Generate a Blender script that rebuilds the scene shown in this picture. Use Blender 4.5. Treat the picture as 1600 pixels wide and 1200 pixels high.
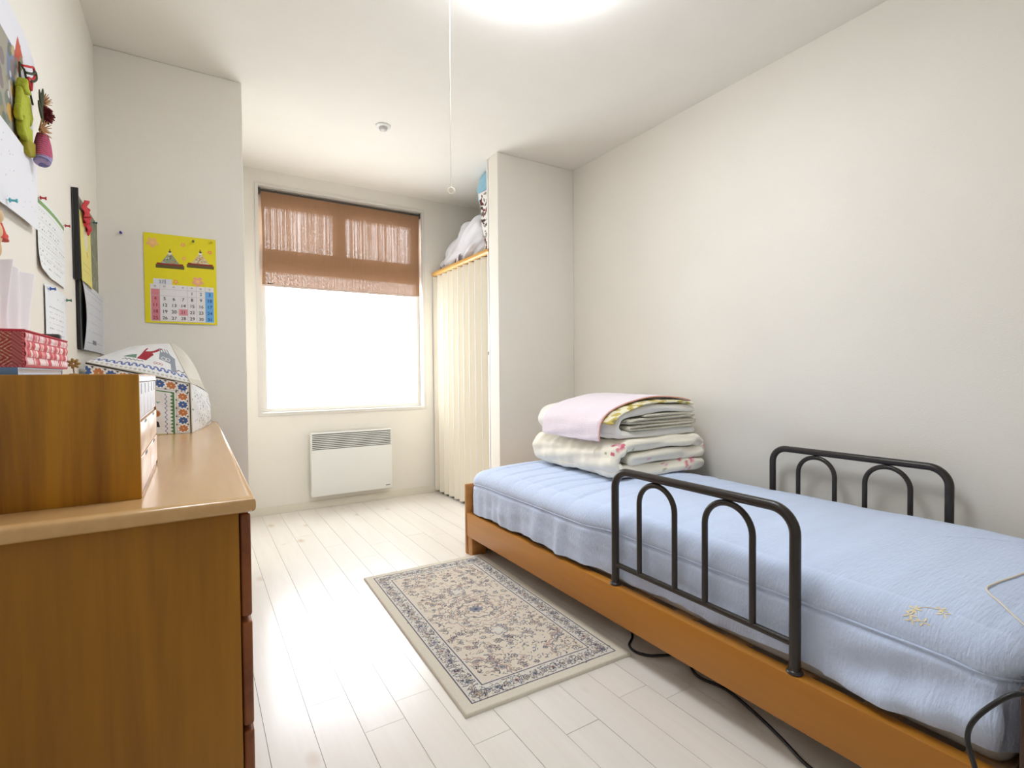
import bpy, bmesh, math, random
import numpy as np
from mathutils import Vector, Matrix
from mathutils.bvhtree import BVHTree
random.seed(7); rng = np.random.RandomState(7)
S = bpy.context.scene
COL = S.collection
for o in list(bpy.data.objects): bpy.data.objects.remove(o)

# ------------------------------------------------------------------ camera
F_PX, YAW, PITCH, ROLL, CAM_H = 796.92, 31.827, 1.188, -0.492, 0.9767
def camera():
    y, p, r = map(math.radians, (YAW, PITCH, ROLL))
    f = Vector((math.sin(y)*math.cos(p), math.cos(y)*math.cos(p), -math.sin(p)))
    rt = Vector((math.cos(y), -math.sin(y), 0)); up = rt.cross(f)
    r2 = rt*math.cos(r)+up*math.sin(r); u2 = r2.cross(f)
    cd = bpy.data.cameras.new('camera'); cd.sensor_width = 36; cd.lens = F_PX/1600*36; cd.clip_start = 0.02
    c = bpy.data.objects.new('camera', cd); COL.objects.link(c)
    m = Matrix((( r2.x, u2.x, -f.x, 0), (r2.y, u2.y, -f.y, 0), (r2.z, u2.z, -f.z, CAM_H), (0, 0, 0, 1)))
    c.matrix_world = m; S.camera = c
camera()
# ------------------------------------------------------------------ sky, lights, exposure
SKY = 6.6
w = bpy.data.worlds.new('sky'); S.world = w; w.use_nodes = True
w.node_tree.nodes['Background'].inputs[0].default_value = (0.90, 0.95, 1.0, 1)
w.node_tree.nodes['Background'].inputs[1].default_value = SKY
pl = bpy.data.lights.new('window_portal', 'AREA'); pl.shape = 'RECTANGLE'; pl.size = 1.2; pl.size_y = 1.6
pl.cycles.is_portal = True
po = bpy.data.objects.new('window_portal', pl); COL.objects.link(po)
po.location = (0.985, 4.10, 1.5); po.rotation_euler = (math.radians(-90), 0, 0)
LAMP = 10.5
S.view_settings.view_transform = 'Standard'; S.view_settings.look = 'None'
S.view_settings.gamma = 1; S.view_settings.use_curve_mapping = False
S.view_settings.exposure = 0.67

# ------------------------------------------------------------------ helpers
def srgb(r, g, b):
    f = lambda c: (c/255/12.92 if c/255 <= 0.04045 else ((c/255+0.055)/1.055)**2.4)
    return (f(r), f(g), f(b), 1)
def newmat(name):
    m = bpy.data.materials.new(name); m.use_nodes = True
    return m, m.node_tree, m.node_tree.nodes['Principled BSDF']
def mat(name, col, rough=0.6, bump=0.0, bscale=40, var=0.0, vscale=6, metal=0, spec=0.5, sheen=0, stretch=(1, 1, 1), coat=0):
    m, t, b = newmat(name)
    b.inputs['Roughness'].default_value = rough; b.inputs['Metallic'].default_value = metal
    b.inputs['Specular IOR Level'].default_value = spec
    b.inputs['Sheen Weight'].default_value = sheen; b.inputs['Coat Weight'].default_value = coat
    tc = t.nodes.new('ShaderNodeTexCoord'); mp = t.nodes.new('ShaderNodeMapping')
    mp.inputs['Scale'].default_value = stretch; t.links.new(tc.outputs['Object'], mp.inputs[0])
    n = t.nodes.new('ShaderNodeTexNoise'); n.inputs['Scale'].default_value = vscale; n.inputs['Detail'].default_value = 4
    t.links.new(mp.outputs[0], n.inputs['Vector'])
    rp = t.nodes.new('ShaderNodeValToRGB')
    c = list(col)
    rp.color_ramp.elements[0].position = 0.3; rp.color_ramp.elements[1].position = 0.7
    rp.color_ramp.elements[0].color = [x*(1-var) for x in c[:3]]+[1]
    rp.color_ramp.elements[1].color = [min(1, x*(1+var)) for x in c[:3]]+[1]
    t.links.new(n.outputs['Fac'], rp.inputs[0]); t.links.new(rp.outputs[0], b.inputs['Base Color'])
    if bump:
        n2 = t.nodes.new('ShaderNodeTexNoise'); n2.inputs['Scale'].default_value = bscale; n2.inputs['Detail'].default_value = 3
        t.links.new(mp.outputs[0], n2.inputs['Vector'])
        bp = t.nodes.new('ShaderNodeBump'); bp.inputs['Strength'].default_value = bump; bp.inputs['Distance'].default_value = 0.01
        t.links.new(n2.outputs['Fac'], bp.inputs['Height']); t.links.new(bp.outputs[0], b.inputs['Normal'])
    return m
def wood(name, c1, c2, axis='z', rough=0.4, scale=1.0, coat=0.0, contrast=0.5, knots=False):
    """grain running along the named axis, generated in world/object coordinates"""
    m, t, b = newmat(name)
    b.inputs['Roughness'].default_value = rough; b.inputs['Coat Weight'].default_value = coat; b.inputs['Coat Roughness'].default_value = 0.2
    tc = t.nodes.new('ShaderNodeTexCoord'); geo = t.nodes.new('ShaderNodeObjectInfo')
    ad = t.nodes.new('ShaderNodeVectorMath'); ad.operation = 'MULTIPLY_ADD'
    ad.inputs[1].default_value = (1, 1, 1)
    cb = t.nodes.new('ShaderNodeCombineXYZ')
    for k in range(3): t.links.new(geo.outputs['Random'], cb.inputs[k])
    sc = t.nodes.new('ShaderNodeVectorMath'); sc.operation = 'SCALE'; sc.inputs['Scale'].default_value = 13.0
    t.links.new(cb.outputs[0], sc.inputs[0])
    t.links.new(tc.outputs['Object'], ad.inputs[0]); t.links.new(sc.outputs[0], ad.inputs[2])
    mp = t.nodes.new('ShaderNodeMapping'); t.links.new(ad.outputs[0], mp.inputs[0])
    s = {'x': (0.6, 9, 9), 'y': (9, 0.6, 9), 'z': (9, 9, 0.6)}[axis]
    mp.inputs['Scale'].default_value = [k*scale for k in s]
    n = t.nodes.new('ShaderNodeTexNoise'); n.inputs['Scale'].default_value = 1.4; n.inputs['Detail'].default_value = 6
    n.inputs['Roughness'].default_value = 0.62; n.inputs['Distortion'].default_value = 0.6
    t.links.new(mp.outputs[0], n.inputs['Vector'])
    n2 = t.nodes.new('ShaderNodeTexNoise'); n2.inputs['Scale'].default_value = 9; n2.inputs['Detail'].default_value = 3
    t.links.new(mp.outputs[0], n2.inputs['Vector'])
    mx = t.nodes.new('ShaderNodeMath'); mx.operation = 'MULTIPLY_ADD'; mx.inputs[1].default_value = 0.3
    t.links.new(n2.outputs['Fac'], mx.inputs[0]); t.links.new(n.outputs['Fac'], mx.inputs[2])
    rp = t.nodes.new('ShaderNodeValToRGB')
    rp.color_ramp.elements[0].position = 0.65-0.3*contrast; rp.color_ramp.elements[1].position = 0.65+0.3*contrast
    rp.color_ramp.elements[0].color = c1; rp.color_ramp.elements[1].color = c2
    t.links.new(mx.outputs[0], rp.inputs[0]); last = rp.outputs[0]
    if knots:
        vo = t.nodes.new('ShaderNodeTexVoronoi'); vo.inputs['Scale'].default_value = 3.2
        mk = t.nodes.new('ShaderNodeMapping'); mk.inputs['Scale'].default_value = (1.5, 0.8, 1)
        t.links.new(ad.outputs[0], mk.inputs[0]); t.links.new(mk.outputs[0], vo.inputs['Vector'])
        kr = t.nodes.new('ShaderNodeValToRGB'); kr.color_ramp.elements[0].position = 0.02; kr.color_ramp.elements[1].position = 0.13
        kr.color_ramp.elements[0].color = (0.55, 0.55, 0.55, 1); kr.color_ramp.elements[1].color = (0, 0, 0, 1)
        t.links.new(vo.outputs['Distance'], kr.inputs[0])
        mi = t.nodes.new('ShaderNodeMix'); mi.data_type = 'RGBA'; mi.inputs[7].default_value = srgb(190, 150, 100)
        t.links.new(kr.outputs[0], mi.inputs[0]); t.links.new(last, mi.inputs[6]); last = mi.outputs[2]
    t.links.new(last, b.inputs['Base Color'])
    return m
def vmat(name, rough=0.8, bump=0.0, bscale=300, sheen=0):
    """painted print: colour comes from the mesh's own colour attribute"""
    m, t, b = newmat(name); b.inputs['Roughness'].default_value = rough; b.inputs['Sheen Weight'].default_value = sheen
    a = t.nodes.new('ShaderNodeVertexColor'); a.layer_name = 'Col'; t.links.new(a.outputs[0], b.inputs['Base Color'])
    if bump:
        tc = t.nodes.new('ShaderNodeTexCoord'); n = t.nodes.new('ShaderNodeTexNoise'); n.inputs['Scale'].default_value = bscale
        t.links.new(tc.outputs['Object'], n.inputs['Vector'])
        bp = t.nodes.new('ShaderNodeBump'); bp.inputs['Strength'].default_value = bump; bp.inputs['Distance'].default_value = 0.003
        t.links.new(n.outputs['Fac'], bp.inputs['Height']); t.links.new(bp.outputs[0], b.inputs['Normal'])
    return m
LOC = {}
def wloc(p): return LOC.get(p.name, Vector((0, 0, 0))) if p else Vector((0, 0, 0))
def link(name, me, m, parent=None):
    o = bpy.data.objects.new(name, me); COL.objects.link(o)
    if m: me.materials.append(m)
    if parent:
        v = wloc(parent); me.transform(Matrix.Translation(-v)); o.parent = parent; LOC[o.name] = v
    return o
def thing(name, label, cat, loc=(0, 0, 0), group=None):
    o = bpy.data.objects.new(name, None); COL.objects.link(o); o.location = loc; o.empty_display_size = 0.05
    LOC[o.name] = Vector(loc); o['label'] = label; o['category'] = cat
    if group: o['group'] = group
    return o
def tag(o, label, cat, group=None):
    o['label'] = label; o['category'] = cat
    if group: o['group'] = group
    return o
def origin(o, loc):
    o.data.transform(Matrix.Translation(-Vector(loc))); o.location = loc; LOC[o.name] = Vector(loc); return o
def struct(o): o['kind'] = 'structure'; return o
def mesh_of(bm, smooth=False, angle=None):
    me = bpy.data.meshes.new('m'); bm.to_mesh(me); bm.free()
    if smooth: me.polygons.foreach_set('use_smooth', [True]*len(me.polygons))
    if angle is not None: me.set_sharp_from_angle(angle=math.radians(angle))
    return me
def add_box(bm, lo, hi, bev=0.0, seg=2):
    lo, hi = Vector(lo), Vector(hi); b2 = bmesh.new(); bmesh.ops.create_cube(b2, size=1)
    for v in b2.verts: v.co = Vector(((lo[i]+hi[i])/2+v.co[i]*(hi[i]-lo[i])) for i in range(3))
    if bev: bmesh.ops.bevel(b2, geom=b2.edges[:], offset=bev, segments=seg, affect='EDGES', profile=0.5)
    tmp = bpy.data.meshes.new('t'); b2.to_mesh(tmp); b2.free(); bm.from_mesh(tmp); bpy.data.meshes.remove(tmp)
def box(name, lo, hi, m, parent=None, bev=0.0, seg=2):
    bm = bmesh.new(); add_box(bm, lo, hi, bev, seg)
    return link(name, mesh_of(bm, bev > 0, 40), m, parent)
def boxes(name, bl, m, parent=None, bev=0.0):
    bm = bmesh.new()
    for lo, hi in bl: add_box(bm, lo, hi, bev)
    return link(name, mesh_of(bm, bev > 0, 40), m, parent)
def smooth_path(pts, n=8, closed=False):
    P = [Vector(p) for p in pts]; out = []
    N = len(P)
    for i in range(N if closed else N-1):
        p0 = P[(i-1) % N] if (closed or i > 0) else P[0]; p1 = P[i]; p2 = P[(i+1) % N]
        p3 = P[(i+2) % N] if (closed or i+2 < N) else P[-1]
        for k in range(n):
            t = k/n
            out.append(0.5*((2*p1)+(-p0+p2)*t+(2*p0-5*p1+4*p2-p3)*t*t+(-p0+3*p1-3*p2+p3)*t**3))
    if not closed: out.append(P[-1])
    return out
def add_tube(bm, path, r, seg=12, closed=False, cap=True):
    P = [Vector(p) for p in path]; n = len(P); rings = []; up = None
    R = r if isinstance(r, (list, tuple)) else [r]*n
    for i in range(n):
        if closed: t = (P[(i+1) % n]-P[i-1])
        else: t = P[min(i+1, n-1)]-P[max(i-1, 0)]
        t.normalize()
        if up is None:
            up = Vector((0, 0, 1)) if abs(t.z) < 0.9 else Vector((1, 0, 0))
        a = t.cross(up); a.normalize(); up = a.cross(t)
        rings.append([bm.verts.new(P[i]+(a*math.cos(2*math.pi*k/seg)+up*math.sin(2*math.pi*k/seg))*R[i]) for k in range(seg)])
    for i in range(n if closed else n-1):
        A, B = rings[i], rings[(i+1) % n]
        for k in range(seg): bm.faces.new((A[k], A[(k+1) % seg], B[(k+1) % seg], B[k]))
    if cap and not closed: bm.faces.new(rings[0][::-1]); bm.faces.new(rings[-1])
def tube(name, path, r, m, parent=None, seg=12, closed=False):
    bm = bmesh.new(); add_tube(bm, path, r, seg, closed); bmesh.ops.recalc_face_normals(bm, faces=bm.faces[:])
    return link(name, mesh_of(bm, True, 50), m, parent)
def add_lathe(bm, prof, c=(0, 0, 0), axis='z', seg=32):
    c = Vector(c); rings = []
    for r, h in prof:
        ring = []
        for k in range(seg):
            a = 2*math.pi*k/seg; u, v = max(r, 1e-5)*math.cos(a), max(r, 1e-5)*math.sin(a)
            p = {'z': (u, v, h), 'x': (h, u, v), 'y': (u, h, v)}[axis]
            ring.append(bm.verts.new(c+Vector(p)))
        rings.append(ring)
    for A, B in zip(rings, rings[1:]):
        for k in range(seg): bm.faces.new((A[k], A[(k+1) % seg], B[(k+1) % seg], B[k]))
    bm.faces.new(rings[0][::-1]); bm.faces.new(rings[-1])
    bmesh.ops.recalc_face_normals(bm, faces=bm.faces[:])
def lathe(name, prof, m, parent=None, c=(0, 0, 0), axis='z', seg=32, angle=50):
    bm = bmesh.new(); add_lathe(bm, prof, c, axis, seg); return link(name, mesh_of(bm, True, angle), m, parent)
def grid_mesh(P, closed_u=False, color=None, name='g'):
    """P: (nv, nu, 3) array of points"""
    nv, nu = P.shape[:2]; me = bpy.data.meshes.new(name)
    idx = np.arange(nv*nu).reshape(nv, nu)
    if closed_u: nx = np.concatenate([idx, idx[:, :1]], 1)
    else: nx = idx
    q = np.stack([nx[:-1, :-1], nx[:-1, 1:], nx[1:, 1:], nx[1:, :-1]], -1).reshape(-1, 4)
    me.vertices.add(nv*nu); me.vertices.foreach_set('co', P.reshape(-1).astype(np.float32))
    me.loops.add(len(q)*4); me.loops.foreach_set('vertex_index', q.reshape(-1).astype(np.int32))
    me.polygons.add(len(q)); me.polygons.foreach_set('loop_start', np.arange(0, len(q)*4, 4, dtype=np.int32))
    me.update(calc_edges=True)
    me.polygons.foreach_set('use_smooth', np.ones(len(q), bool))
    if color is not None:
        a = me.color_attributes.new('Col', 'FLOAT_COLOR', 'POINT')
        c = np.ones((nv*nu, 4), np.float32); c[:, :3] = color.reshape(-1, 3); a.data.foreach_set('color', c.reshape(-1))
    me.update(); return me
def solidify(o, t, offset=-1):
    md = o.modifiers.new('thick', 'SOLIDIFY'); md.thickness = t; md.offset = offset
    return o
def bake(o):
    dg = bpy.context.evaluated_depsgraph_get(); me = bpy.data.meshes.new_from_object(o.evaluated_get(dg)); o.modifiers.clear(); o.data = me
def lin(c):
    c = np.asarray(c, float)/255; return np.where(c <= 0.04045, c/12.92, ((c+0.055)/1.055)**2.4)
class Canvas:
    """small colour raster in metres, used as vertex colours of a fine grid"""
    def __init__(s, w, h, res, bg):
        s.w, s.h, s.res = w, h, res; s.nx, s.ny = int(round(w/res))+1, int(round(h/res))+1
        s.X, s.Y = np.meshgrid(np.linspace(0, w, s.nx), np.linspace(0, h, s.ny)); s.C = np.tile(lin(bg), (s.ny, s.nx, 1))
    def put(s, mask, col, a=1.0): s.C[mask] = s.C[mask]*(1-a)+lin(col)*a
    def rect(s, x0, y0, x1, y1, col, a=1.0): s.put((s.X >= x0) & (s.X <= x1) & (s.Y >= y0) & (s.Y <= y1), col, a)
    def disc(s, x, y, r, col, a=1.0, sx=1, sy=1): s.put(((s.X-x)/sx)**2+((s.Y-y)/sy)**2 <= r*r, col, a)
    def ring(s, x, y, r, t, col, a=1.0, a0=-9, a1=9):
        d = np.hypot(s.X-x, s.Y-y); an = np.arctan2(s.Y-y, s.X-x); s.put((abs(d-r) <= t/2) & (an >= a0) & (an <= a1), col, a)
    def line(s, x0, y0, x1, y1, t, col, a=1.0):
        dx, dy = x1-x0, y1-y0; L = dx*dx+dy*dy+1e-12; k = np.clip(((s.X-x0)*dx+(s.Y-y0)*dy)/L, 0, 1)
        s.put(np.hypot(s.X-x0-k*dx, s.Y-y0-k*dy) <= t/2, col, a)
    def petals(s, x, y, r, n, col, depth=0.35, rot=0, a=1.0, fill=True, t=0.002):
        d = np.hypot(s.X-x, s.Y-y); an = np.arctan2(s.Y-y, s.X-x)+rot
        e = r*(1-depth+depth*abs(np.cos(an*n/2)))
        s.put(d <= e if fill else abs(d-e) <= t/2, col, a)
    def poly(s, pts, col, a=1.0):
        m = np.ones_like(s.X, bool); n = len(pts)
        sg = np.sign(sum(pts[i][0]*pts[(i+1) % n][1]-pts[(i+1) % n][0]*pts[i][1] for i in range(n)))
        for i in range(n):
            (ax, ay), (bx, by) = pts[i], pts[(i+1) % n]; m &= sg*((bx-ax)*(s.Y-ay)-(by-ay)*(s.X-ax)) >= 0
        s.put(m, col, a)
def wall_sheet(name, cv, m, fn, parent=None):
    """canvas (x right, y up) mapped to 3-D by fn(X, Y)"""
    x, y, z = fn(cv.X, cv.Y); P = np.stack([x+0*cv.X, y+0*cv.X, z+0*cv.X], -1)
    return link(name, grid_mesh(P, color=cv.C), m, parent)
def sines(x, y, seed, n=24, smin=2.0, smax=30.0, p=1.0, ax=1, ay=1):
    r = np.random.RandomState(seed); o = 0
    for k in range(n):
        f = smin*(smax/smin)**(k/(n-1)); th = r.rand()*math.pi*2; ph = r.rand()*6.28
        o = o+np.sin((x*ax*math.cos(th)+y*ay*math.sin(th))*f*2*math.pi/3+ph)*(smin/f)**p
    return o
def text_mesh(items, name, m, parent=None):
    """items: (string, size, matrix) flat lettering joined into one mesh"""
    bm = bmesh.new()
    for s, size, mx in items:
        cu = bpy.data.curves.new('t', 'FONT'); cu.body = s; cu.size = size; cu.align_x = 'CENTER'; cu.align_y = 'CENTER'; cu.resolution_u = 3
        o = bpy.data.objects.new('t', cu); COL.objects.link(o)
        dg = bpy.context.evaluated_depsgraph_get(); me = bpy.data.meshes.new_from_object(o.evaluated_get(dg))
        me.transform(mx); bm.from_mesh(me)
        bpy.data.objects.remove(o); bpy.data.curves.remove(cu); bpy.data.meshes.remove(me)
    return link(name, mesh_of(bm), m, parent)

# ------------------------------------------------------------------ materials
M = {}
M['wall'] = mat('wallpaper', srgb(242, 236.5, 226), 0.85, bump=0.12, bscale=260, var=0.012, vscale=3, spec=0.2)
M['ceil'] = mat('ceiling_paper', srgb(244, 239.5, 231), 0.9, bump=0.1, bscale=200, var=0.01, spec=0.2)
M['base'] = mat('cream_trim', srgb(234, 228, 212), 0.5)
M['white'] = mat('white_paint', srgb(240, 238, 234), 0.35)
M['frame'] = mat('window_vinyl', srgb(225, 220, 212), 0.35)
M['plastic'] = mat('white_plastic', srgb(238, 238, 234), 0.35)
M['dark'] = mat('dark_grey', srgb(60, 58, 56), 0.5)
M['black'] = mat('black_rubber', srgb(22, 22, 26), 0.35)
M['railpaint'] = mat('rail_paint', srgb(48, 42, 38), 0.32, bump=0.03, bscale=400, spec=0.5)
M['shadowgap'] = mat('underlay', srgb(150, 130, 105), 0.8)
M['plank'] = wood('floor_plank', srgb(234, 226, 215), srgb(246, 240, 233), 'y', 0.33, 1.0, coat=0.7, contrast=1.1, knots=True)
M['dresser_side'] = wood('dresser_side', srgb(146, 94, 3), srgb(172, 116, 10), 'z', 0.5, 1.0, contrast=0.7)
M['dresser_top'] = wood('dresser_top', srgb(206, 160, 104), srgb(226, 186, 132), 'y', 0.22, 0.6, coat=0.4, contrast=0.9)
M['drawer'] = wood('drawer_front', srgb(120, 62, 26), srgb(150, 84, 38), 'y', 0.35, 0.6)
M['chest'] = wood('chest_wood', srgb(118, 70, 4), srgb(186, 128, 18), 'z', 0.5, 0.7, contrast=0.45)
M['chestfront'] = wood('chest_front', srgb(214, 172, 130), srgb(232, 194, 152), 'y', 0.35, 1.0)
M['bedwood'] = wood('bed_wood', srgb(180, 114, 30), srgb(198, 134, 48), 'y', 0.4, 0.5, contrast=0.9)
M['railwood'] = wood('rail_wood', srgb(214, 160, 84), srgb(232, 182, 106), 'y', 0.35, 0.7)
M['sheet'] = mat('sheet_cotton', srgb(208, 223, 252), 0.8, bump=0.3, bscale=60, var=0.03, vscale=5, stretch=(0.5, 3, 1), sheen=0.2)
M['print'] = vmat('printed_paper', 0.6); M['cloth'] = vmat('printed_cloth', 0.9, 0.5, 250); M['rug'] = vmat('rug_pile', 0.95, 0.9, 700, 0.1)
M['duvet'] = mat('cream_duvet', srgb(246, 238, 220), 0.85, bump=0.35, bscale=22, sheen=0.2)
M['duvetw'] = mat('white_duvet', srgb(246, 242, 234), 0.85, bump=0.3, bscale=25, sheen=0.2)
M['towel'] = mat('towel', srgb(238, 232, 212), 0.95, bump=0.8, bscale=180)
M['pink'] = mat('pink_blanket', srgb(249, 235, 243), 0.95, bump=0.35, bscale=160, sheen=0.4)
M['yellowprint'] = vmat('yellow_print', 0.9, 0.3)
M['ink'] = mat('black_ink', srgb(30, 30, 34), 0.6); M['inkred'] = mat('red_ink', srgb(150, 30, 40), 0.6); M['inkblue'] = mat('blue_ink', srgb(20, 50, 120), 0.6)
M['inkgrey'] = mat('grey_ink', srgb(120, 120, 135), 0.6)
M['tissue'] = mat('tissue', srgb(246, 240, 242), 0.9)
M['accordion'] = mat('accordion_vinyl', srgb(240, 232, 214), 0.45, bump=0.05, bscale=300)
M['bag'] = mat('white_bag', srgb(228, 228, 234), 0.35, bump=0.3, bscale=12)
M['blueplastic'] = mat('blue_plastic', srgb(150, 200, 222), 0.3)
M['cord'] = mat('cord_white', srgb(240, 232, 215), 0.5)
M['book'] = mat('blue_book', srgb(100, 135, 180), 0.4); M['paper'] = mat('book_paper', srgb(238, 236, 240), 0.7)

XL, XR, YB, YR, YP, CZ = -0.347, 2.29, 3.925, 2.82, 2.848, 2.40
XRE, XP = 0.216, 1.672
YF = -1.35   # wall behind the camera
# ------------------------------------------------------------------ setting
def shell():
    f = struct(box('floor', (XL-.1, YF-.1, -.08), (XR+.1, YB+.2, -.012), M['shadowgap']))
    wd = 0.115; gap = 0.0012; x = XL+0.02; r = random.Random(3); me_cache = {}
    ends = {}
    x0 = 0.489-wd*8
    while x0 > XL: x0 -= wd
    fixed = {4: 1.82, 6: 1.57, 7: 1.47, 12: 1.13, 11: 1.03, 8: 0.30}
    i = 0; xx = x0
    while xx < XR:
        a, b = max(xx, XL), min(xx+wd, XR)
        if b-a > 0.01:
            L = 1.82; k = round((xx-0.489)/wd)
            off = {-4: 1.82, -3: 2.6, -2: 1.58, -1: 3.2, 0: 1.465, 1: 3.0, 2: 0.9, 3: 2.9, 4: 0.45, 5: 1.12, 6: 1.04, 7: 1.9}.get(k, r.random()*L)
            ys = []
            y = off
            while y > YF: y -= L
            y += L; ys = [YF]
            while y < YB: ys.append(y); y += L
            ys.append(YB)
            for p, q in zip(ys, ys[1:]):
                if q-p < 0.02: continue
                hgt = r.uniform(-0.0002, 0.0002)
                o = box('plank', (a+gap/2, p+gap/2, -.012), (b-gap/2, q-gap/2, hgt), M['plank'], f, 0.0, 1)
        xx += wd
    T = 0.12
    struct(box('wall_left', (XL-T, YF, -.01), (XL, YR+.02, CZ), M['wall']))
    struct(box('wall_alcove_left', (XL-T, YR, -.01), (XRE, YB+.16, CZ), M['wall'], None, 0.003, 1))
    struct(box('wall_right', (XR, YF, -.01), (XR+T, YB+.16, CZ), M['wall']))
    struct(box('wall_partition', (XP, YP, -.01), (XR, YP+0.13, CZ), M['wall'], None, 0.003, 1))
    struct(box('wall_front', (XL-T, YF-T, -.01), (XR+T, YF, CZ), M['wall']))
    wx0, wx1, wz0, wz1 = 0.385, 1.588, 0.712, 2.292
    struct(boxes('wall_back', [((XRE, YB, -.01), (wx0, YB+.16, CZ)), ((wx1, YB, -.01), (XR, YB+.16, CZ)),
                        ((wx0, YB, -.01), (wx1, YB+.16, wz0)), ((wx0, YB, wz1), (wx1, YB+.16, CZ))], M['wall']))
    struct(box('ceiling', (XL-T, YF-T, CZ), (XR+T, YB+.16, CZ+.1), M['ceil']))
    bh, bt = 0.055, 0.006
    struct(box('baseboard_back', (XRE, YB-bt, 0), (XP+.03, YB, bh), M['base'], None, .001, 1))
    struct(box('baseboard_left', (XL, YF, 0), (XL+bt, YR, bh), M['base'], None, .001, 1))
    struct(box('baseboard_right', (XR-bt, YF, 0), (XR, YP, bh), M['base'], None, .001, 1))
    struct(box('baseboard_partition', (XP, YP-bt, 0), (XR-bt, YP, bh), M['base'], None, .001, 1))
    # window
    wn = bpy.data.objects.new('window_1', None); COL.objects.link(wn); wn['kind'] = 'structure'
    c = 0.018
    boxes('casing', [((wx0-c, YB-.008, wz0-c), (wx0+.004, YB+.07, wz1+c)), ((wx1-.004, YB-.008, wz0-c), (wx1+c, YB+.07, wz1+c)),
                     ((wx0+.004, YB-.008, wz1-.004), (wx1-.004, YB+.07, wz1+c)), ((wx0+.004, YB-.008, wz0-c), (wx1-.004, YB+.07, wz0+.004))], M['frame'], wn)
    g0 = YB+.07
    e = .0015
    boxes('window_frame', [((wx0+e, g0+e, wz0+e), (wx0+.048, g0+.06, wz1-e)), ((wx1-.075, g0+e, 1.875), (wx1-e, g0+.06, 2.170)), ((wx1-.03, g0+e, wz0+.03), (wx1-e, g0+.06, 1.715)),
                           ((wx0+.048, g0+e, wz0+e), (wx1-e, g0+.06, wz0+.03)), ((wx0+.048, g0+e, 2.170), (wx1-e, g0+.06, wz1-e)),
                           ((wx0+.048, g0+e, 1.715), (wx1-e, g0+.06, 1.875))], M['frame'], wn)
    box('mullion', (.905, g0, 1.87), (.992, g0+.055, 2.18), M['frame'], wn, .002)
    gm, t, b = newmat('window_glass')
    tr = t.nodes.new('ShaderNodeBsdfTransparent'); gl = t.nodes.new('ShaderNodeBsdfGlossy'); gl.inputs['Roughness'].default_value = 0.02
    mx = t.nodes.new('ShaderNodeMixShader'); mx.inputs[0].default_value = 0.06
    t.links.new(tr.outputs[0], mx.inputs[1]); t.links.new(gl.outputs[0], mx.inputs[2]); t.links.new(mx.outputs[0], t.nodes['Material Output'].inputs[0])
    box('pane', (wx0+.04, g0+.025, wz0+.02), (wx1-.02, g0+.03, 1.73), gm, wn)
    box('pane', (wx0+.04, g0+.025, 1.86), (.93, g0+.03, 2.19), gm, wn)
    box('pane', (.97, g0+.025, 1.86), (wx1-.05, g0+.03, 2.19), gm, wn)
shell()

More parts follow.
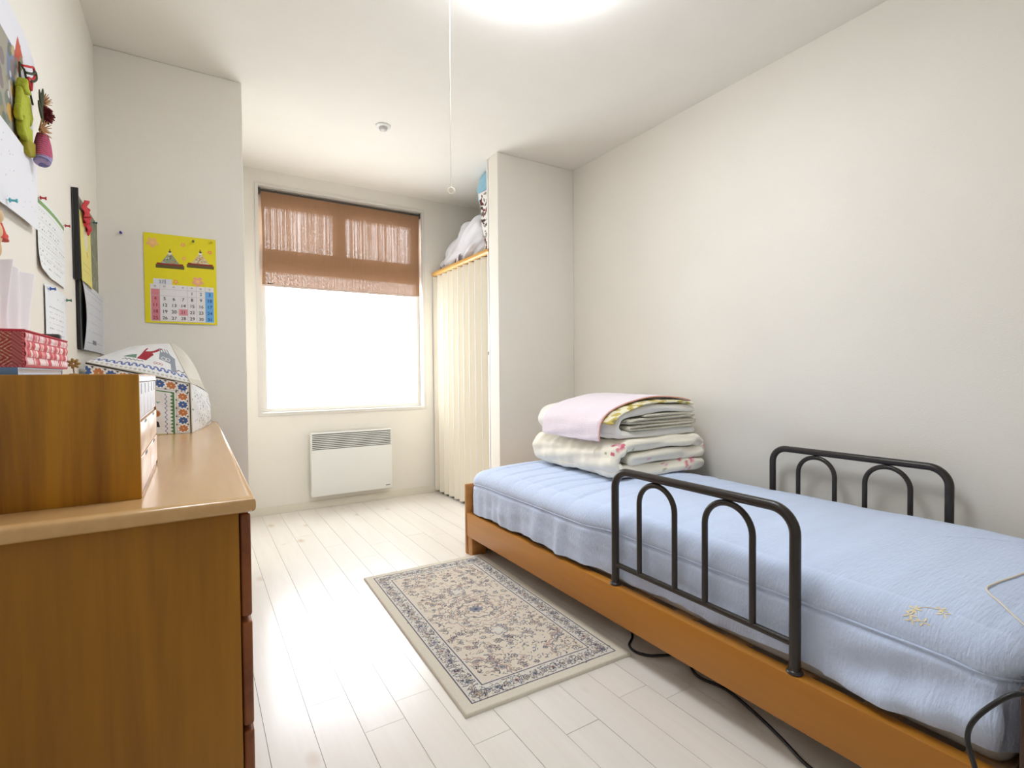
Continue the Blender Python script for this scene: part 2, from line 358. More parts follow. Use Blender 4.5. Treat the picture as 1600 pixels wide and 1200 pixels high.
# ------------------------------------------------------------------ roller blind
def blind():
    t0 = thing('roller_blind', 'brown woven roller blind half lowered over the window', 'blind', (0.99, YB+.035, 1.62))
    m, t, b = newmat('woven_blind')
    tc = t.nodes.new('ShaderNodeTexCoord'); mp = t.nodes.new('ShaderNodeMapping'); mp.inputs['Scale'].default_value = (330, 1, 60)
    t.links.new(tc.outputs['Object'], mp.inputs[0])
    n = t.nodes.new('ShaderNodeTexNoise'); n.inputs['Scale'].default_value = 1.0; n.inputs['Detail'].default_value = 2
    t.links.new(mp.outputs[0], n.inputs['Vector'])
    m3 = t.nodes.new('ShaderNodeMapping'); m3.inputs['Scale'].default_value = (170, 1, 1.2); t.links.new(tc.outputs['Object'], m3.inputs[0])
    n3 = t.nodes.new('ShaderNodeTexNoise'); n3.inputs['Scale'].default_value = 1; t.links.new(m3.outputs[0], n3.inputs['Vector'])
    av = t.nodes.new('ShaderNodeMath'); av.operation = 'ADD'; t.links.new(n.outputs['Fac'], av.inputs[0]); t.links.new(n3.outputs['Fac'], av.inputs[1])
    rp = t.nodes.new('ShaderNodeMapRange'); rp.inputs[1].default_value = 0.9; rp.inputs[2].default_value = 1.3; rp.inputs[3].default_value = 0.0; rp.inputs[4].default_value = 0.09
    t.links.new(av.outputs[0], rp.inputs[0])
    di = t.nodes.new('ShaderNodeBsdfDiffuse'); di.inputs[0].default_value = srgb(156, 120, 92)
    tl = t.nodes.new('ShaderNodeBsdfTranslucent'); tl.inputs[0].default_value = srgb(160, 122, 98)
    a = t.nodes.new('ShaderNodeMixShader'); a.inputs[0].default_value = 0.08
    t.links.new(di.outputs[0], a.inputs[1]); t.links.new(tl.outputs[0], a.inputs[2])
    tr = t.nodes.new('ShaderNodeBsdfTransparent'); mx = t.nodes.new('ShaderNodeMixShader')
    t.links.new(rp.outputs[0], mx.inputs[0]); t.links.new(a.outputs[0], mx.inputs[1]); t.links.new(tr.outputs[0], mx.inputs[2])
    t.links.new(mx.outputs[0], t.nodes['Material Output'].inputs[0])
    x0, x1, y = 0.408, 1.572, YB+.028
    X, Z = np.meshgrid(np.linspace(x0, x1, 60), np.linspace(1.612, 2.262, 30))
    k = (2.262-Z)/.65
    Xs = X+0.006*np.where(X > .99, -1, 1)*np.sin(k*np.pi)
    P = np.stack([Xs, y+0.003*np.sin(X*9)*k, Z], -1)
    link('blind_fabric', grid_mesh(P), m, t0)
    tube('roller_tube', [(x0-.002, y+.016, 2.266), (x1+.002, y+.016, 2.266)], 0.014, M['dark'], t0, 16)
    box('bracket', (x0-.018, y-.004, 2.245), (x0-.004, y+.03, 2.283), M['dark'], t0, .001)
    box('bracket', (x1+.004, y-.004, 2.245), (x1+.014, y+.03, 2.283), M['dark'], t0, .001)
    box('hem_bar', (x0+.002, y-.003, 1.602), (x1-.002, y+.004, 1.615), mat('hem_bar', srgb(215, 195, 185), .6), t0, .002)
    box('care_label', (.44, y-.0045, 1.619), (.475, y-.0035, 1.626), M['dark'], t0)
blind()

# ------------------------------------------------------------------ ceiling lamp, cord, detector
def lamp():
    t0 = thing('ceiling_lamp', 'round white ceiling lamp switched on', 'ceiling lamp', (0.97, 1.335, CZ))
    m, t, b = newmat('lamp_diffuser'); em = t.nodes.new('ShaderNodeEmission'); em.inputs[0].default_value = (0.87, 0.93, 1, 1); em.inputs[1].default_value = LAMP
    t.links.new(em.outputs[0], t.nodes['Material Output'].inputs[0])
    lathe('base_ring', [(.30, -.001), (.342, -.001), (.342, -.022), (.30, -.022)], M['plastic'], t0, (.97, 1.335, CZ), 'z', 64)
    lathe('lamp_shade', [(.33, -.020), (.342, -.04), (.335, -.065), (.30, -.085), (.2, -.096), (.001, -.1)], m, t0, (.97, 1.335, CZ), 'z', 64)
    c = thing('pull_cord', 'thin white pull cord with ring hanging from the ceiling lamp', 'cord', (.705, 1.52, 1.56))
    px, py = .7105, 1.506
    tube('cord', [(px+.012, py-.006, CZ-.03), (px+.002, py, CZ-.15), (px, py, 1.95), (px, py, 1.578)], .0016, M['cord'], c, 8)
    ring = [(px+.010*math.cos(a)*math.cos(-.45), py+.010*math.cos(a)*math.sin(-.45), 1.565+.010*math.sin(a)) for a in np.linspace(0, 2*math.pi, 24, endpoint=False)]
    tube('pull_ring', ring, .0035, M['cord'], c, 8, True)
    d = thing('smoke_detector', 'small round white detector on the ceiling', 'detector', (.94, 2.89, CZ))
    lathe('detector_base', [(.001, 0), (.042, 0), (.042, -.006), (.036, -.010), (.001, -.010)], M['plastic'], d, (.94, 2.89, CZ))
    lathe('detector_cap', [(.024, -.009), (.024, -.016), (.020, -.024), (.010, -.027), (.001, -.027)], mat('detector_grey', srgb(205, 203, 198), .4), d, (.94, 2.89, CZ))
lamp()

# ------------------------------------------------------------------ panel heater
def heater():
    x0, x1, z0, z1, y1 = 0.695, 1.286, 0.10, 0.560, YB-.075
    t0 = thing('panel_heater', 'white wall mounted panel heater with grey louvres below the window', 'heater', (.99, YB, z0))
    W = M['plastic']
    boxes('body', [((x0, y1+.012, z0), (x1, YB-.02, z1-.004)), ((x0, y1, z0), (x1, y1+.014, .437)), ((x0, y1, .548), (x1, y1+.014, z1)),
                   ((x0, y1, .43), (x0+.008, y1+.014, .55)), ((x1-.008, y1, .43), (x1, y1+.014, .55))], W, t0, .002)
    box('grille_back', (x0+.008, y1+.0105, .437), (x1-.008, y1+.0125, .548), mat('heater_inside', srgb(95, 92, 88), .6), t0)
    n = 8
    for k in range(n):
        z = .4425+k*(.548-.4425)/n
        box('louvre', (x0+.008, y1-.001, z), (x1-.008, y1+.006, z+.0072), W, t0, .001, 1)
    box('mount_bracket', (x0+.1, YB-.022, z0+.05), (x0+.16, YB, z1-.08), M['dark'], t0)
    box('mount_bracket', (x1-.16, YB-.022, z0+.05), (x1-.1, YB, z1-.08), M['dark'], t0)
    box('maker_plate', (x1-.05, y1-.0012, .122), (x1-.018, y1+.001, .127), M['dark'], t0)
heater()

# ------------------------------------------------------------------ accordion door, header rail, shelf
def closet():
    d = bpy.data.objects.new('door_1', None); COL.objects.link(d); d['kind'] = 'structure'
    ya, yb = YB-.012, YP+.13+.02; n = 10; pitch = (ya-yb)/n
    xa, xb = XP+.004, XP+.052; z0, z1 = .018, 1.775
    me = None
    y = ya; r = random.Random(2)
    for k in range(n):
        p = pitch
        # long face turned to the room, short face turned back
        for (pa, pb) in (((xa, y), (xb-.006, y-p*.42)), ((xb-.006, y-p*.42), (xa, y-p))):
            ax, ay = pa; bx, by = pb; dx, dy = bx-ax, by-ay; L = math.hypot(dx, dy); nx, ny = -dy/L*.0022, dx/L*.0022
            bm = bmesh.new(); sx, sy = dx/L*.002, dy/L*.002
            q = [(ax+sx+nx, ay+sy+ny), (bx-sx+nx, by-sy+ny), (bx-sx-nx, by-sy-ny), (ax+sx-nx, ay+sy-ny)]
            lo = [bm.verts.new((u, v, z0)) for u, v in q]; hi = [bm.verts.new((u, v, z1)) for u, v in q]
            bm.faces.new(lo[::-1]); bm.faces.new(hi)
            for i in range(4): bm.faces.new((lo[i], lo[(i+1) % 4], hi[(i+1) % 4], hi[i]))
            bmesh.ops.recalc_face_normals(bm, faces=bm.faces[:])
            link('panel', mesh_of(bm), M['accordion'], d)
        bm = bmesh.new(); add_tube(bm, [(xa-.001, y, z0), (xa-.001, y, z1)], .0035, 8); link('fold_highlight', mesh_of(bm, True, 50), M['white'], d)  # bright line on each fold edge: highlight painted as a white strip
        y -= p
    box('lead_post', (XP+.004, yb-.018, z0), (XP+.045, yb-.002, z1), M['accordion'], d, .003)
    box('latch', (XP-.002, yb-.014, 1.10), (XP+.006, yb-.006, 1.125), M['dark'], d, .001)
    h = tube('trim_1', [(XP+.014, YB, 1.797), (XP+.014, YP+.13, 1.797)], .020, M['railwood'], None, 20); struct(h)
    s = box('trim_2', (XP+.03, YP+.131, 1.785), (XR, YB, 1.803), M['railwood'], None, .001, 1); struct(s)
    struct(box('trim_3', (XP, YP+.12, 0), (XP+.06, YP+.1485, CZ), M['white'], None, .002, 1))
closet()
print('stage 1')
# ------------------------------------------------------------------ bed
BX0, BX1, BY0, BY1 = 1.236, 2.236, 0.262, 2.490
def bed():
    t0 = thing('bed', 'light brown wooden single bed frame along the right wall', 'bed', (1.73, 1.4, 0))
    w_ = M['bedwood']
    wv = wood('bed_wood_upright', srgb(170, 112, 52), srgb(194, 136, 70), 'x', 0.4, 0.5)
    o = box('side_board', (BX0, BY0+.02, .098), (BX0+.036, BY1-.022, .225), w_, t0, .003)
    box('side_board', (BX1-.036, BY0+.02, .098), (BX1, BY1-.022, .225), w_, t0, .003)
    box('foot_panel', (BX0-.001, BY1-.022, 0), (BX1, BY1, .378), wv, t0, .004)
    box('head_panel', (BX0-.001, BY0, 0), (BX1, BY0+.025, .41), mat('head_panel_shaded', srgb(74, 52, 40), .4), t0, .004)  # wood coloured dark brown, shade of the unlit face included
    for (x0, x1) in ((BX0+.004, BX0+.09), (BX1-.09, BX1-.004)):
        box('leg', (x0, BY1-.075, 0), (x1, BY1-.022, .10), wv, t0, .003)
        box('leg', (x0, BY0+.025, 0), (x1, BY0+.08, .10), wv, t0, .003)
    for k in range(12):
        y = BY0+.09+k*(BY1-BY0-.2)/11
        box('slat', (BX0+.037, y-.035, .185), (BX1-.037, y+.035, .20), M['chestfront'], t0, .002, 1)
bed()
MX0, MX1, MY0, MY1, MZ0, MZT = BX0+.046, BX1-.07, BY0+.03, BY1-.028, .205, .484
def sheet():
    t0 = thing('mattress', 'thick single mattress in a pale blue fitted sheet', 'mattress', ((MX0+MX1)/2, (MY0+MY1)/2, MZ0))
    box('mattress_core', (MX0+.02, MY0+.02, MZ0-.004), (MX1-.02, MY1-.02, .40), M['white'], t0, .04, 4)
    nu, nr, ns = 640, 110, 56
    th = np.linspace(0, 2*np.pi, nu, endpoint=False)
    cx, cy, hx, hy = (MX0+MX1)/2, (MY0+MY1)/2, (MX1-MX0)/2, (MY1-MY0)/2
    # rounded rectangle perimeter, evenly sampled
    rc = .072; segs = []
    pts = []
    for sx, sy, a0 in ((1, 1, 0), (-1, 1, 90), (-1, -1, 180), (1, -1, 270)):
        for a in np.linspace(0, 90, 24): 
            an = math.radians(a0+a); pts.append((cx+sx*(hx-rc)+rc*math.cos(an), cy+sy*(hy-rc)+rc*math.sin(an)))
    pts = np.array(pts+[pts[0]]); d = np.r_[0, np.cumsum(np.hypot(*np.diff(pts, axis=0).T))]
    s = np.linspace(0, d[-1], nu, endpoint=False); PX = np.interp(s, d, pts[:, 0]); PY = np.interp(s, d, pts[:, 1])
    nx = np.interp(s, d, np.r_[np.gradient(pts[:, 1])]); ny = -np.interp(s, d, np.r_[np.gradient(pts[:, 0])]); L = np.hypot(nx, ny); nx, ny = nx/L, ny/L
    CXs = np.full(nu, cx); CYs = np.clip(PY, cy-hy+hx, cy+hy-hx)
    R = .062
    def ztop(x, y):
        u = np.clip(abs(x-cx)/(hx-R), 0, 1); v = np.clip(abs(y-cy)/(hy-R), 0, 1)
        return MZT-.016*u**5-.012*v**36
    zr = ztop(PX-nx*R, PY-ny*R)
    rows = []
    for k in range(nr):                      # top
        f = (k/(nr-1)); ff = f
        x = CXs+(PX-nx*R-CXs)*ff; y = CYs+(PY-ny*R-CYs)*ff
        z = ztop(x, y)
        rows.append((x, y, z, 0*x, 0*x))
    for k in range(1, ns+1):                 # rounded edge and skirt
        q = k/ns
        if q < .35:
            a = q/.35*math.pi/2; x = PX-nx*R*(1-math.sin(a)); y = PY-ny*R*(1-math.sin(a)); z = zr-R*(1-math.cos(a)); sk = 0*x
        else:
            v = (q-.35)/.65; x, y = PX.copy(), PY.copy()
            zb = .242+.006*np.sin(s*5)+.004*np.sin(s*17+1)
            z = (zr-R)*(1-v)+zb*v; sk = np.full(nu, v)
        rows.append((x, y, z, sk, np.full(nu, q)))
    X = np.array([r[0] for r in rows]); Y = np.array([r[1] for r in rows]); Z = np.array([r[2] for r in rows]); SK = np.array([r[3] for r in rows]); Q = np.array([r[4] for r in rows])
    NX = np.tile(nx, (len(rows), 1)); NY = np.tile(ny, (len(rows), 1)); SS = np.tile(s, (len(rows), 1))
    top = np.clip(1-Q/.35, 0, 1)
    # wrinkles on top: soft diagonal creases, stronger towards the head end
    wr = sines(X, Y, 5, 26, 3, 40, 1.0, ax=.5, ay=1.6)
    Z = Z+top*.0011*wr
    Z = Z+top*.0012*sines(X, Y, 12, 12, 3, 14, .8, ax=1.3, ay=.5)
    # quilted pad showing through at the foot end
    for k in range(8):
        yq = 1.50+.115*k; yy = Y-(yq+.025*np.sin(X*4.2+k)+.06*(X-1.6))
        Z = Z-top*.0055*np.exp(-(yy/.012)**2)*np.clip((Y-1.38)/.15, 0, 1)
    # skirt folds
    front = NX < -.8
    fold = (1+.9*np.clip((Y-1.4)/.2, 0, 1))*.0045*np.sin(SS*33+2*np.sin(SS*7))*np.sin(SS*3.1)+.003*np.sin(SS*71+1.3*np.sin(SS*11))
    fold += .0035*sines(SS, Z*3, 9, 16, 3, 26, .8)*.5
    amt = np.clip(SK*1.6, 0, 1)
    out = fold*amt
    # the sheet edge bulges over the side board near the foot
    bulge = np.clip((Y-1.40)/.25, 0, 1)*np.clip((2.44-Y)/.06, 0, 1)*front
    out = out+bulge*(.004*np.sin(np.clip(SK, 0, 1)*math.pi*.62))
    b2 = np.clip((.66-Y)/.12, 0, 1)*front*.022*np.sin(np.clip(SK, 0, 1)*math.pi*.7)
    # clearance behind the bed rails
    railz = np.exp(-((Y-1.01)/.36)**8)
    out = np.where(railz > .3, np.clip(out, -.02, .002), out)+b2*(1+.55*np.sin(Z*48+Y*14+1))
    out = out-.006*np.exp(-((SK-.10)/.05)**2)*(SK > 0)         # tuck below the piping
    X = X-.036*np.clip((Y-1.37)/.16, 0, 1)**2*(3-2*np.clip((Y-1.37)/.16, 0, 1))*np.clip((cx-X)/hx, 0, 1)**3
    X = X+NX*out; Y = Y+NY*np.where(abs(NY) > .5, np.clip(out, -.02, .001), out)
    me = grid_mesh(np.stack([X, Y, Z], -1), closed_u=True)
    o = link('fitted_sheet', me, M['sheet'], t0)
    # piping cord along the edge
    i = nr+int(ns*.38); path = [Vector((X[i, k]+NX[i, k]*.001, Y[i, k]+NY[i, k]*.001, Z[i, k])) for k in range(0, nu, 4)]
    tube('piping', path, .0028, M['sheet'], t0, 8, True)
    bv = BVHTree.FromPolygons([v.co+Vector(((MX0+MX1)/2, (MY0+MY1)/2, MZ0)) for v in me.vertices], [tuple(p.vertices) for p in me.polygons])
    return t0, bv
MAT, SHEET = sheet()
def on_sheet(x, y, dz=.001):
    h = SHEET.ray_cast(Vector((x, y, 2)), Vector((0, 0, -1))); return (h[0]+Vector((0, 0, dz))) if h[0] else Vector((x, y, .47))
def cam_hit(px, py):
    y, p, r = map(math.radians, (YAW, PITCH, ROLL)); f = Vector((math.sin(y)*math.cos(p), math.cos(y)*math.cos(p), -math.sin(p)))
    rt = Vector((math.cos(y), -math.sin(y), 0)); up = rt.cross(f); r2 = rt*math.cos(r)+up*math.sin(r); u2 = r2.cross(f)
    d = (f+r2*(px-800)/F_PX-u2*(py-600)/F_PX).normalized(); return SHEET.ray_cast(Vector((0, 0, CAM_H)), d)[0]
print('MOTIF', [tuple(round(v, 3) for v in cam_hit(*p)) for p in ((1412, 965), (1440, 965), (1478, 952), (1545, 930), (1575, 905), (1598, 900), (1570, 955), (1598, 962), (1435, 985))])
def motif():
    bm = bmesh.new()
    def pt(p, q): h = SHEET.find_nearest(p); return h[0]+h[1]*(.0012 if h[1].z > 0 else -.0012)
    O = Vector((1.300, .455, .452)); ex = (Vector((1.342, .427, .469))-O).normalized(); ey = (Vector((1.292, .484, .447))-O); ey = (ey-ex*ey.dot(ex)).normalized()
    def blob(u, v, rr, ang, el=.30, n=10):
        vs = []
        for k in range(n):
            a = 2*math.pi*k/n; p, q = rr*math.cos(a), rr*el*math.sin(a)
            vs.append(bm.verts.new(pt(O+ex*(u+p*math.cos(ang)-q*math.sin(ang))+ey*(v+p*math.sin(ang)+q*math.cos(ang)), 0)))
        bm.faces.new(vs)
    for cu, cv, n, ph in ((-.012, .016, 5, .2), (-.020, .004, 4, .9), (.004, .022, 5, .5), (.046, .004, 5, .1), (.040, -.010, 4, 1.2), (-.006, -.010, 4, .3)):
        for k in range(n): a = ph+k*6.283/n; blob(cu+.0075*math.cos(a), cv+.0075*math.sin(a), .0062, a)
    arc = [(-.020, .004), (-.012, .016), (.004, .022), (.020, .020), (.034, .012), (.046, .004)]
    for a, b in zip(arc, arc[1:]): blob((a[0]+b[0])/2, (a[1]+b[1])/2, .010, math.atan2(b[1]-a[1], b[0]-a[0]), .12)
    bmesh.ops.recalc_face_normals(bm, faces=bm.faces[:])
    o = link('leaf_embroidery', mesh_of(bm), mat('gold_thread', srgb(246, 230, 188), .6), MAT); o['label'] = 'pale gold embroidered leaves'
motif()
# ------------------------------------------------------------------ bed rails
def bed_rail(x, label):
    y0, y1, zb, zt, r = .698, 1.336, .225, .632, .0135
    t0 = thing('bed_rail', label, 'bed rail', (x, (y0+y1)/2, zb), 'dark metal bed guard rails')
    def arch(a, b, top, R, n=10):
        p = [(x, a, None)]
        L = [Vector((x, a, 0))]
        pts = []
        for k in range(n+1):
            t = math.pi-math.pi/2*k/n; pts.append(Vector((x, a+R+R*math.cos(t), top-R+R*math.sin(t))))
        for k in range(n+1):
            t = math.pi/2-math.pi/2*k/n; pts.append(Vector((x, b-R+R*math.cos(t), top-R+R*math.sin(t))))
        return pts
    pts = arch(y0, y1, zt, .062)
    tube('outer_tube', [Vector((x, y0, zb+.004))]+pts+[Vector((x, y1, zb+.004))], r, M['railpaint'], t0, 16)
    tube('lower_bar', [(x, y0, .298), (x, y1, .298)], .009, M['railpaint'], t0, 12)
    for a, b in ((.812, .962), (1.073, 1.221)):
        tp = arch(a, b, zt-.022, (b-a)/2-.001)
        tube('arch', [Vector((x, a, .298))]+tp+[Vector((x, b, .298))], .009, M['railpaint'], t0, 12)
    for y in (y0, y1):
        lathe('foot_flange', [(.001, 0), (.0185, 0), (.020, .003), (.018, .007), (.0145, .009), (.0145, .014), (.001, .014)], M['railpaint'], t0, (x, y, zb), 'z', 24)
    return t0
bed_rail(BX0+.019, 'dark brown metal guard rail on the near side of the bed')
bed_rail(BX1-.019, 'dark brown metal guard rail on the wall side of the bed')

# ------------------------------------------------------------------ folded bedding
def ribbon(name, path, t, y0, y1, m, parent=None, ny=46, seed=1, noise=.004, bulge=.02, nsub=6, colfn=None, slant=0.0):
    """closed band of thickness t following a 2-D (x,z) path, run along y"""
    P = smooth_path([Vector((a, b, 0)) for a, b in path], nsub); C = np.array([[p.x, p.y] for p in P]); n = len(C)
    T = np.gradient(C, axis=0); T /= np.linalg.norm(T, axis=1)[:, None]; N = np.stack([-T[:, 1], T[:, 0]], 1)
    A = C+N*t/2; B = C-N*t/2; capn = 5
    c1 = [C[-1]+(N[-1]*math.cos(a)+T[-1]*math.sin(a))*t/2 for a in np.linspace(0, math.pi, capn+2)[1:-1]]
    c0 = [C[0]+(-N[0]*math.cos(a)-T[0]*math.sin(a))*t/2 for a in np.linspace(0, math.pi, capn+2)[1:-1]]
    O = np.vstack([A, c1, B[::-1], c0]); no = len(O)
    ctr = np.vstack([C, np.tile(C[-1], (capn, 1)), C[::-1], np.tile(C[0], (capn, 1))])
    ys = np.r_[np.linspace(0, .04, 7)[:-1], np.linspace(.04, .96, ny), np.linspace(.96, 1, 7)[1:]]
    rows = []
    for v in ys:
        e = min(v, 1-v)/.04; k = math.sqrt(max(0, 1-(1-min(e, 1))**2))*.98+.02
        y = y0+(y1-y0)*v
        Q = ctr+(O-ctr)*k
        s = np.arange(no)*.35
        d = noise*(np.sin(s*1.1+y*17+seed)+np.sin(s*.37+y*41+seed*2)*.6+np.sin(y*95+seed*3+s*.1)*.35)
        Nn = (O-ctr)/(np.linalg.norm(O-ctr, axis=1)[:, None]+1e-9)
        Q = Q+Nn*d[:, None]*k
        yy = y+slant*(Q[:, 0]-C[:, 0].min())+noise*1.5*np.sin(s*.5+seed)*(1 if v < .2 or v > .8 else 0)
        rows.append(np.stack([Q[:, 0], yy, Q[:, 1]], 1))
    R = np.array(rows)
    me = grid_mesh(R, closed_u=True, color=None if colfn is None else colfn(R))
    bm = bmesh.new(); bm.from_mesh(me); bm.verts.ensure_lookup_table()
    
    for base, rev in ((0, True), ((len(ys)-1)*no, False)):
        ring = [bm.verts[base+i] for i in range(no)]; fs = []
        Bi = lambda i: ring[n+capn+(n-1-i)]
        for i in range(n-1): fs.append([ring[i], ring[i+1], Bi(i+1), Bi(i)])
        fs.append([ring[i] for i in range(n-1, n+capn+1)]); fs.append([ring[i] for i in range(2*n+capn-1, no)]+[ring[0]])
        for f in fs:
            try: bm.faces.new(f[::-1] if rev else f)
            except ValueError: pass
    bmesh.ops.recalc_face_normals(bm, faces=bm.faces[:]); bm.to_mesh(me); bm.free()
    me.polygons.foreach_set('use_smooth', [True]*len(me.polygons))
    return link(name, me, m, parent)
def floral(base, spots):
    def f(R):
        c = np.tile(lin(base), R.shape[:2]+(1,))
        r = np.random.RandomState(8)
        for (x, y, z, rad) in spots:
            for k in range(9):
                o = r.randn(3)*rad*.55; d = np.linalg.norm(R-np.array([x, y, z])-o, axis=2); rr = rad*.42
                col = lin([(236, 150, 160), (222, 110, 130), (244, 190, 196)][k % 3]); mk = d < rr
                c[mk] = col
            for k in range(4):
                o = np.array([r.randn()*rad, r.randn()*rad, -rad*.9+r.randn()*rad*.4]); d = np.linalg.norm(R-np.array([x, y, z])-o, axis=2)
                c[d < rad*.28] = lin((160, 170, 110))
        return c
    return f
def bedding():
    zb = .487
    g = 'folded bedding stacked on the bed'
    t0 = thing('folded_duvet', 'cream folded duvet with pink flowers at the bottom of the bedding stack', 'duvet', (1.88, 2.0, zb))
    dv = vmat('floral_duvet', .9, .3, 60, .2)
    X0, X1 = 1.585, 2.215
    z = zb
    path = [(X1-.03, z+.028), (1.95, z+.028), (X0+.08, z+.030), (X0+.028, z+.055), (X0+.022, z+.090), (X0+.045, z+.128), (X0+.12, z+.148), (1.95, z+.150), (2.12, z+.148), (X1-.035, z+.135), (X1-.018, z+.108), (X1-.045, z+.088), (2.05, z+.086), (X0+.12, z+.088)]
    o = ribbon('duvet_body', path, .0585, 1.69, 2.345, dv, t0, 150, 3, .0035, nsub=14,
               colfn=floral((251, 244, 226), [(1.655, 1.70, z+.160, .034), (1.62, 1.71, z+.14, .026), (2.12, 1.70, z+.045, .032), (2.07, 1.69, z+.03, .030), (2.20, 1.72, z+.12, .03), (2.225, 1.85, z+.13, .034), (1.93, 1.69, z+.04, .018), (1.80, 1.69, z+.095, .016)]))
    # second quilt: thick band with thin blankets folded inside
    z = zb+.172
    t1 = thing('folded_quilt', 'white folded quilt in the middle of the bedding stack', 'quilt', (1.88, 2.0, z))
    X0, X1 = 1.60, 2.17
    path = [(X1-.03, z+.026), (1.95, z+.026), (X0+.08, z+.028), (X0+.03, z+.05), (X0+.03, z+.085), (X0+.08, z+.118), (1.85, z+.142), (2.02, z+.142), (X1-.02, z+.128)]
    ribbon('quilt_body', path, .040, 1.71, 2.33, M['duvetw'], t1, 60, 6, .003, nsub=10)
    t2 = thing('folded_blanket', 'off-white thin blankets folded inside the white quilt on the bed', 'blanket', (1.9, 2.0, z+.04))
    path = [(2.13, z+.050), (1.75, z+.050), (1.70, z+.057), (1.75, z+.064), (2.12, z+.066), (2.135, z+.073), (2.12, z+.080), (1.75, z+.080), (1.70, z+.087), (1.75, z+.094), (2.11, z+.098), (2.125, z+.105), (2.0, z+.112), (1.80, z+.110)]
    ribbon('blanket_body', path, .0165, 1.705, 2.31, M['towel'], t2, 50, 4, .0016, nsub=8)
    # patterned lining and pink blanket draped over
    t3 = thing('patterned_throw', 'thin throw with olive yellow pattern under the pink blanket', 'throw', (1.9, 2.0, z+.15))
    def yel(R):
        c = np.tile(lin((240, 234, 205)), R.shape[:2]+(1,)); k = np.sin(R[..., 0]*95)*np.sin(R[..., 1]*70+R[..., 2]*60)+.4*np.sin(R[..., 0]*40+1)
        c[k > .1] = lin((204, 184, 96)); c[k > .95] = lin((150, 136, 90)); return c
    path = [(2.14, z+.158), (2.02, z+.172), (1.85, z+.172), (1.72, z+.150), (1.64, z+.122), (1.595, z+.088)]
    ribbon('throw_body', path, .013, 1.705, 2.24, M['yellowprint'], t3, 120, 5, .0012, nsub=22, colfn=yel)
    t4 = thing('pink_blanket', 'pale pink blanket draped over the top of the bedding stack', 'blanket', (1.9, 2.0, z+.17))
    path = [(2.16, z+.172), (2.08, z+.188), (1.95, z+.198), (1.84, z+.192), (1.72, z+.168), (1.63, z+.135), (1.585, z+.095), (1.572, z+.055), (1.570, z+.022), (1.572, z+.004)]
    ribbon('blanket_body', path, .010, 1.775, 2.225, M['pink'], t4, 70, 8, .0015, nsub=8, slant=-.05)
    tube('blanket_edging', [Vector((p[0], 1.775-.05*(p[0]-1.57)-.001, p[1])) for p in smooth_path([Vector((a, b, 0)) for a, b in path], 6)], .0035, mat('edging', srgb(226, 170, 160), .8), t4, 8)
bedding()
# ------------------------------------------------------------------ cables
def cables():
    o = tube('cable', smooth_path([on_sheet(a, b, .003) for a, b in ((1.90, .40), (1.75, .392), (1.66, .396), (1.57, .405), (1.515, .408), (1.485, .395), (1.46, .372), (1.43, .345), (1.41, .32))], 8), .0022, mat('ivory_cable', srgb(232, 222, 208), .4), None, 8)
    origin(o, (1.55, .38, .48)); tag(o, 'thin ivory cable lying in a loop on the blue sheet', 'cable')
    o = tube('cable', smooth_path([(1.262, .262-.012, .36), (1.225, .245, .418), (1.19, .262, .427), (1.165, .285, .420), (1.14, .318, .375), (1.138, .330, .33), (1.143, .318, .27), (1.16, .30, .15), (1.19, .28, .03), (1.22, .26, .006)], 8), .0042, M['black'], None, 10)
    origin(o, (1.2, .28, .01)); tag(o, 'black cable arching beside the head end of the bed', 'cable')
    o = tube('cable', smooth_path([(1.45, 1.50, .005), (1.36, 1.36, .006), (1.295, 1.31, .006), (1.283, 1.265, .006), (1.305, 1.225, .006), (1.345, 1.20, .006), (1.40, 1.16, .006), (1.345, 1.06, .006), (1.36, .97, .006), (1.335, .86, .006), (1.30, .76, .006), (1.262, .67, .006), (1.25, .56, .006), (1.22, .44, .006)], 8), .0045, M['black'], None, 10)
    origin(o, (1.3, .9, .006)); tag(o, 'black cable trailing on the floor under the bed', 'cable')
cables()

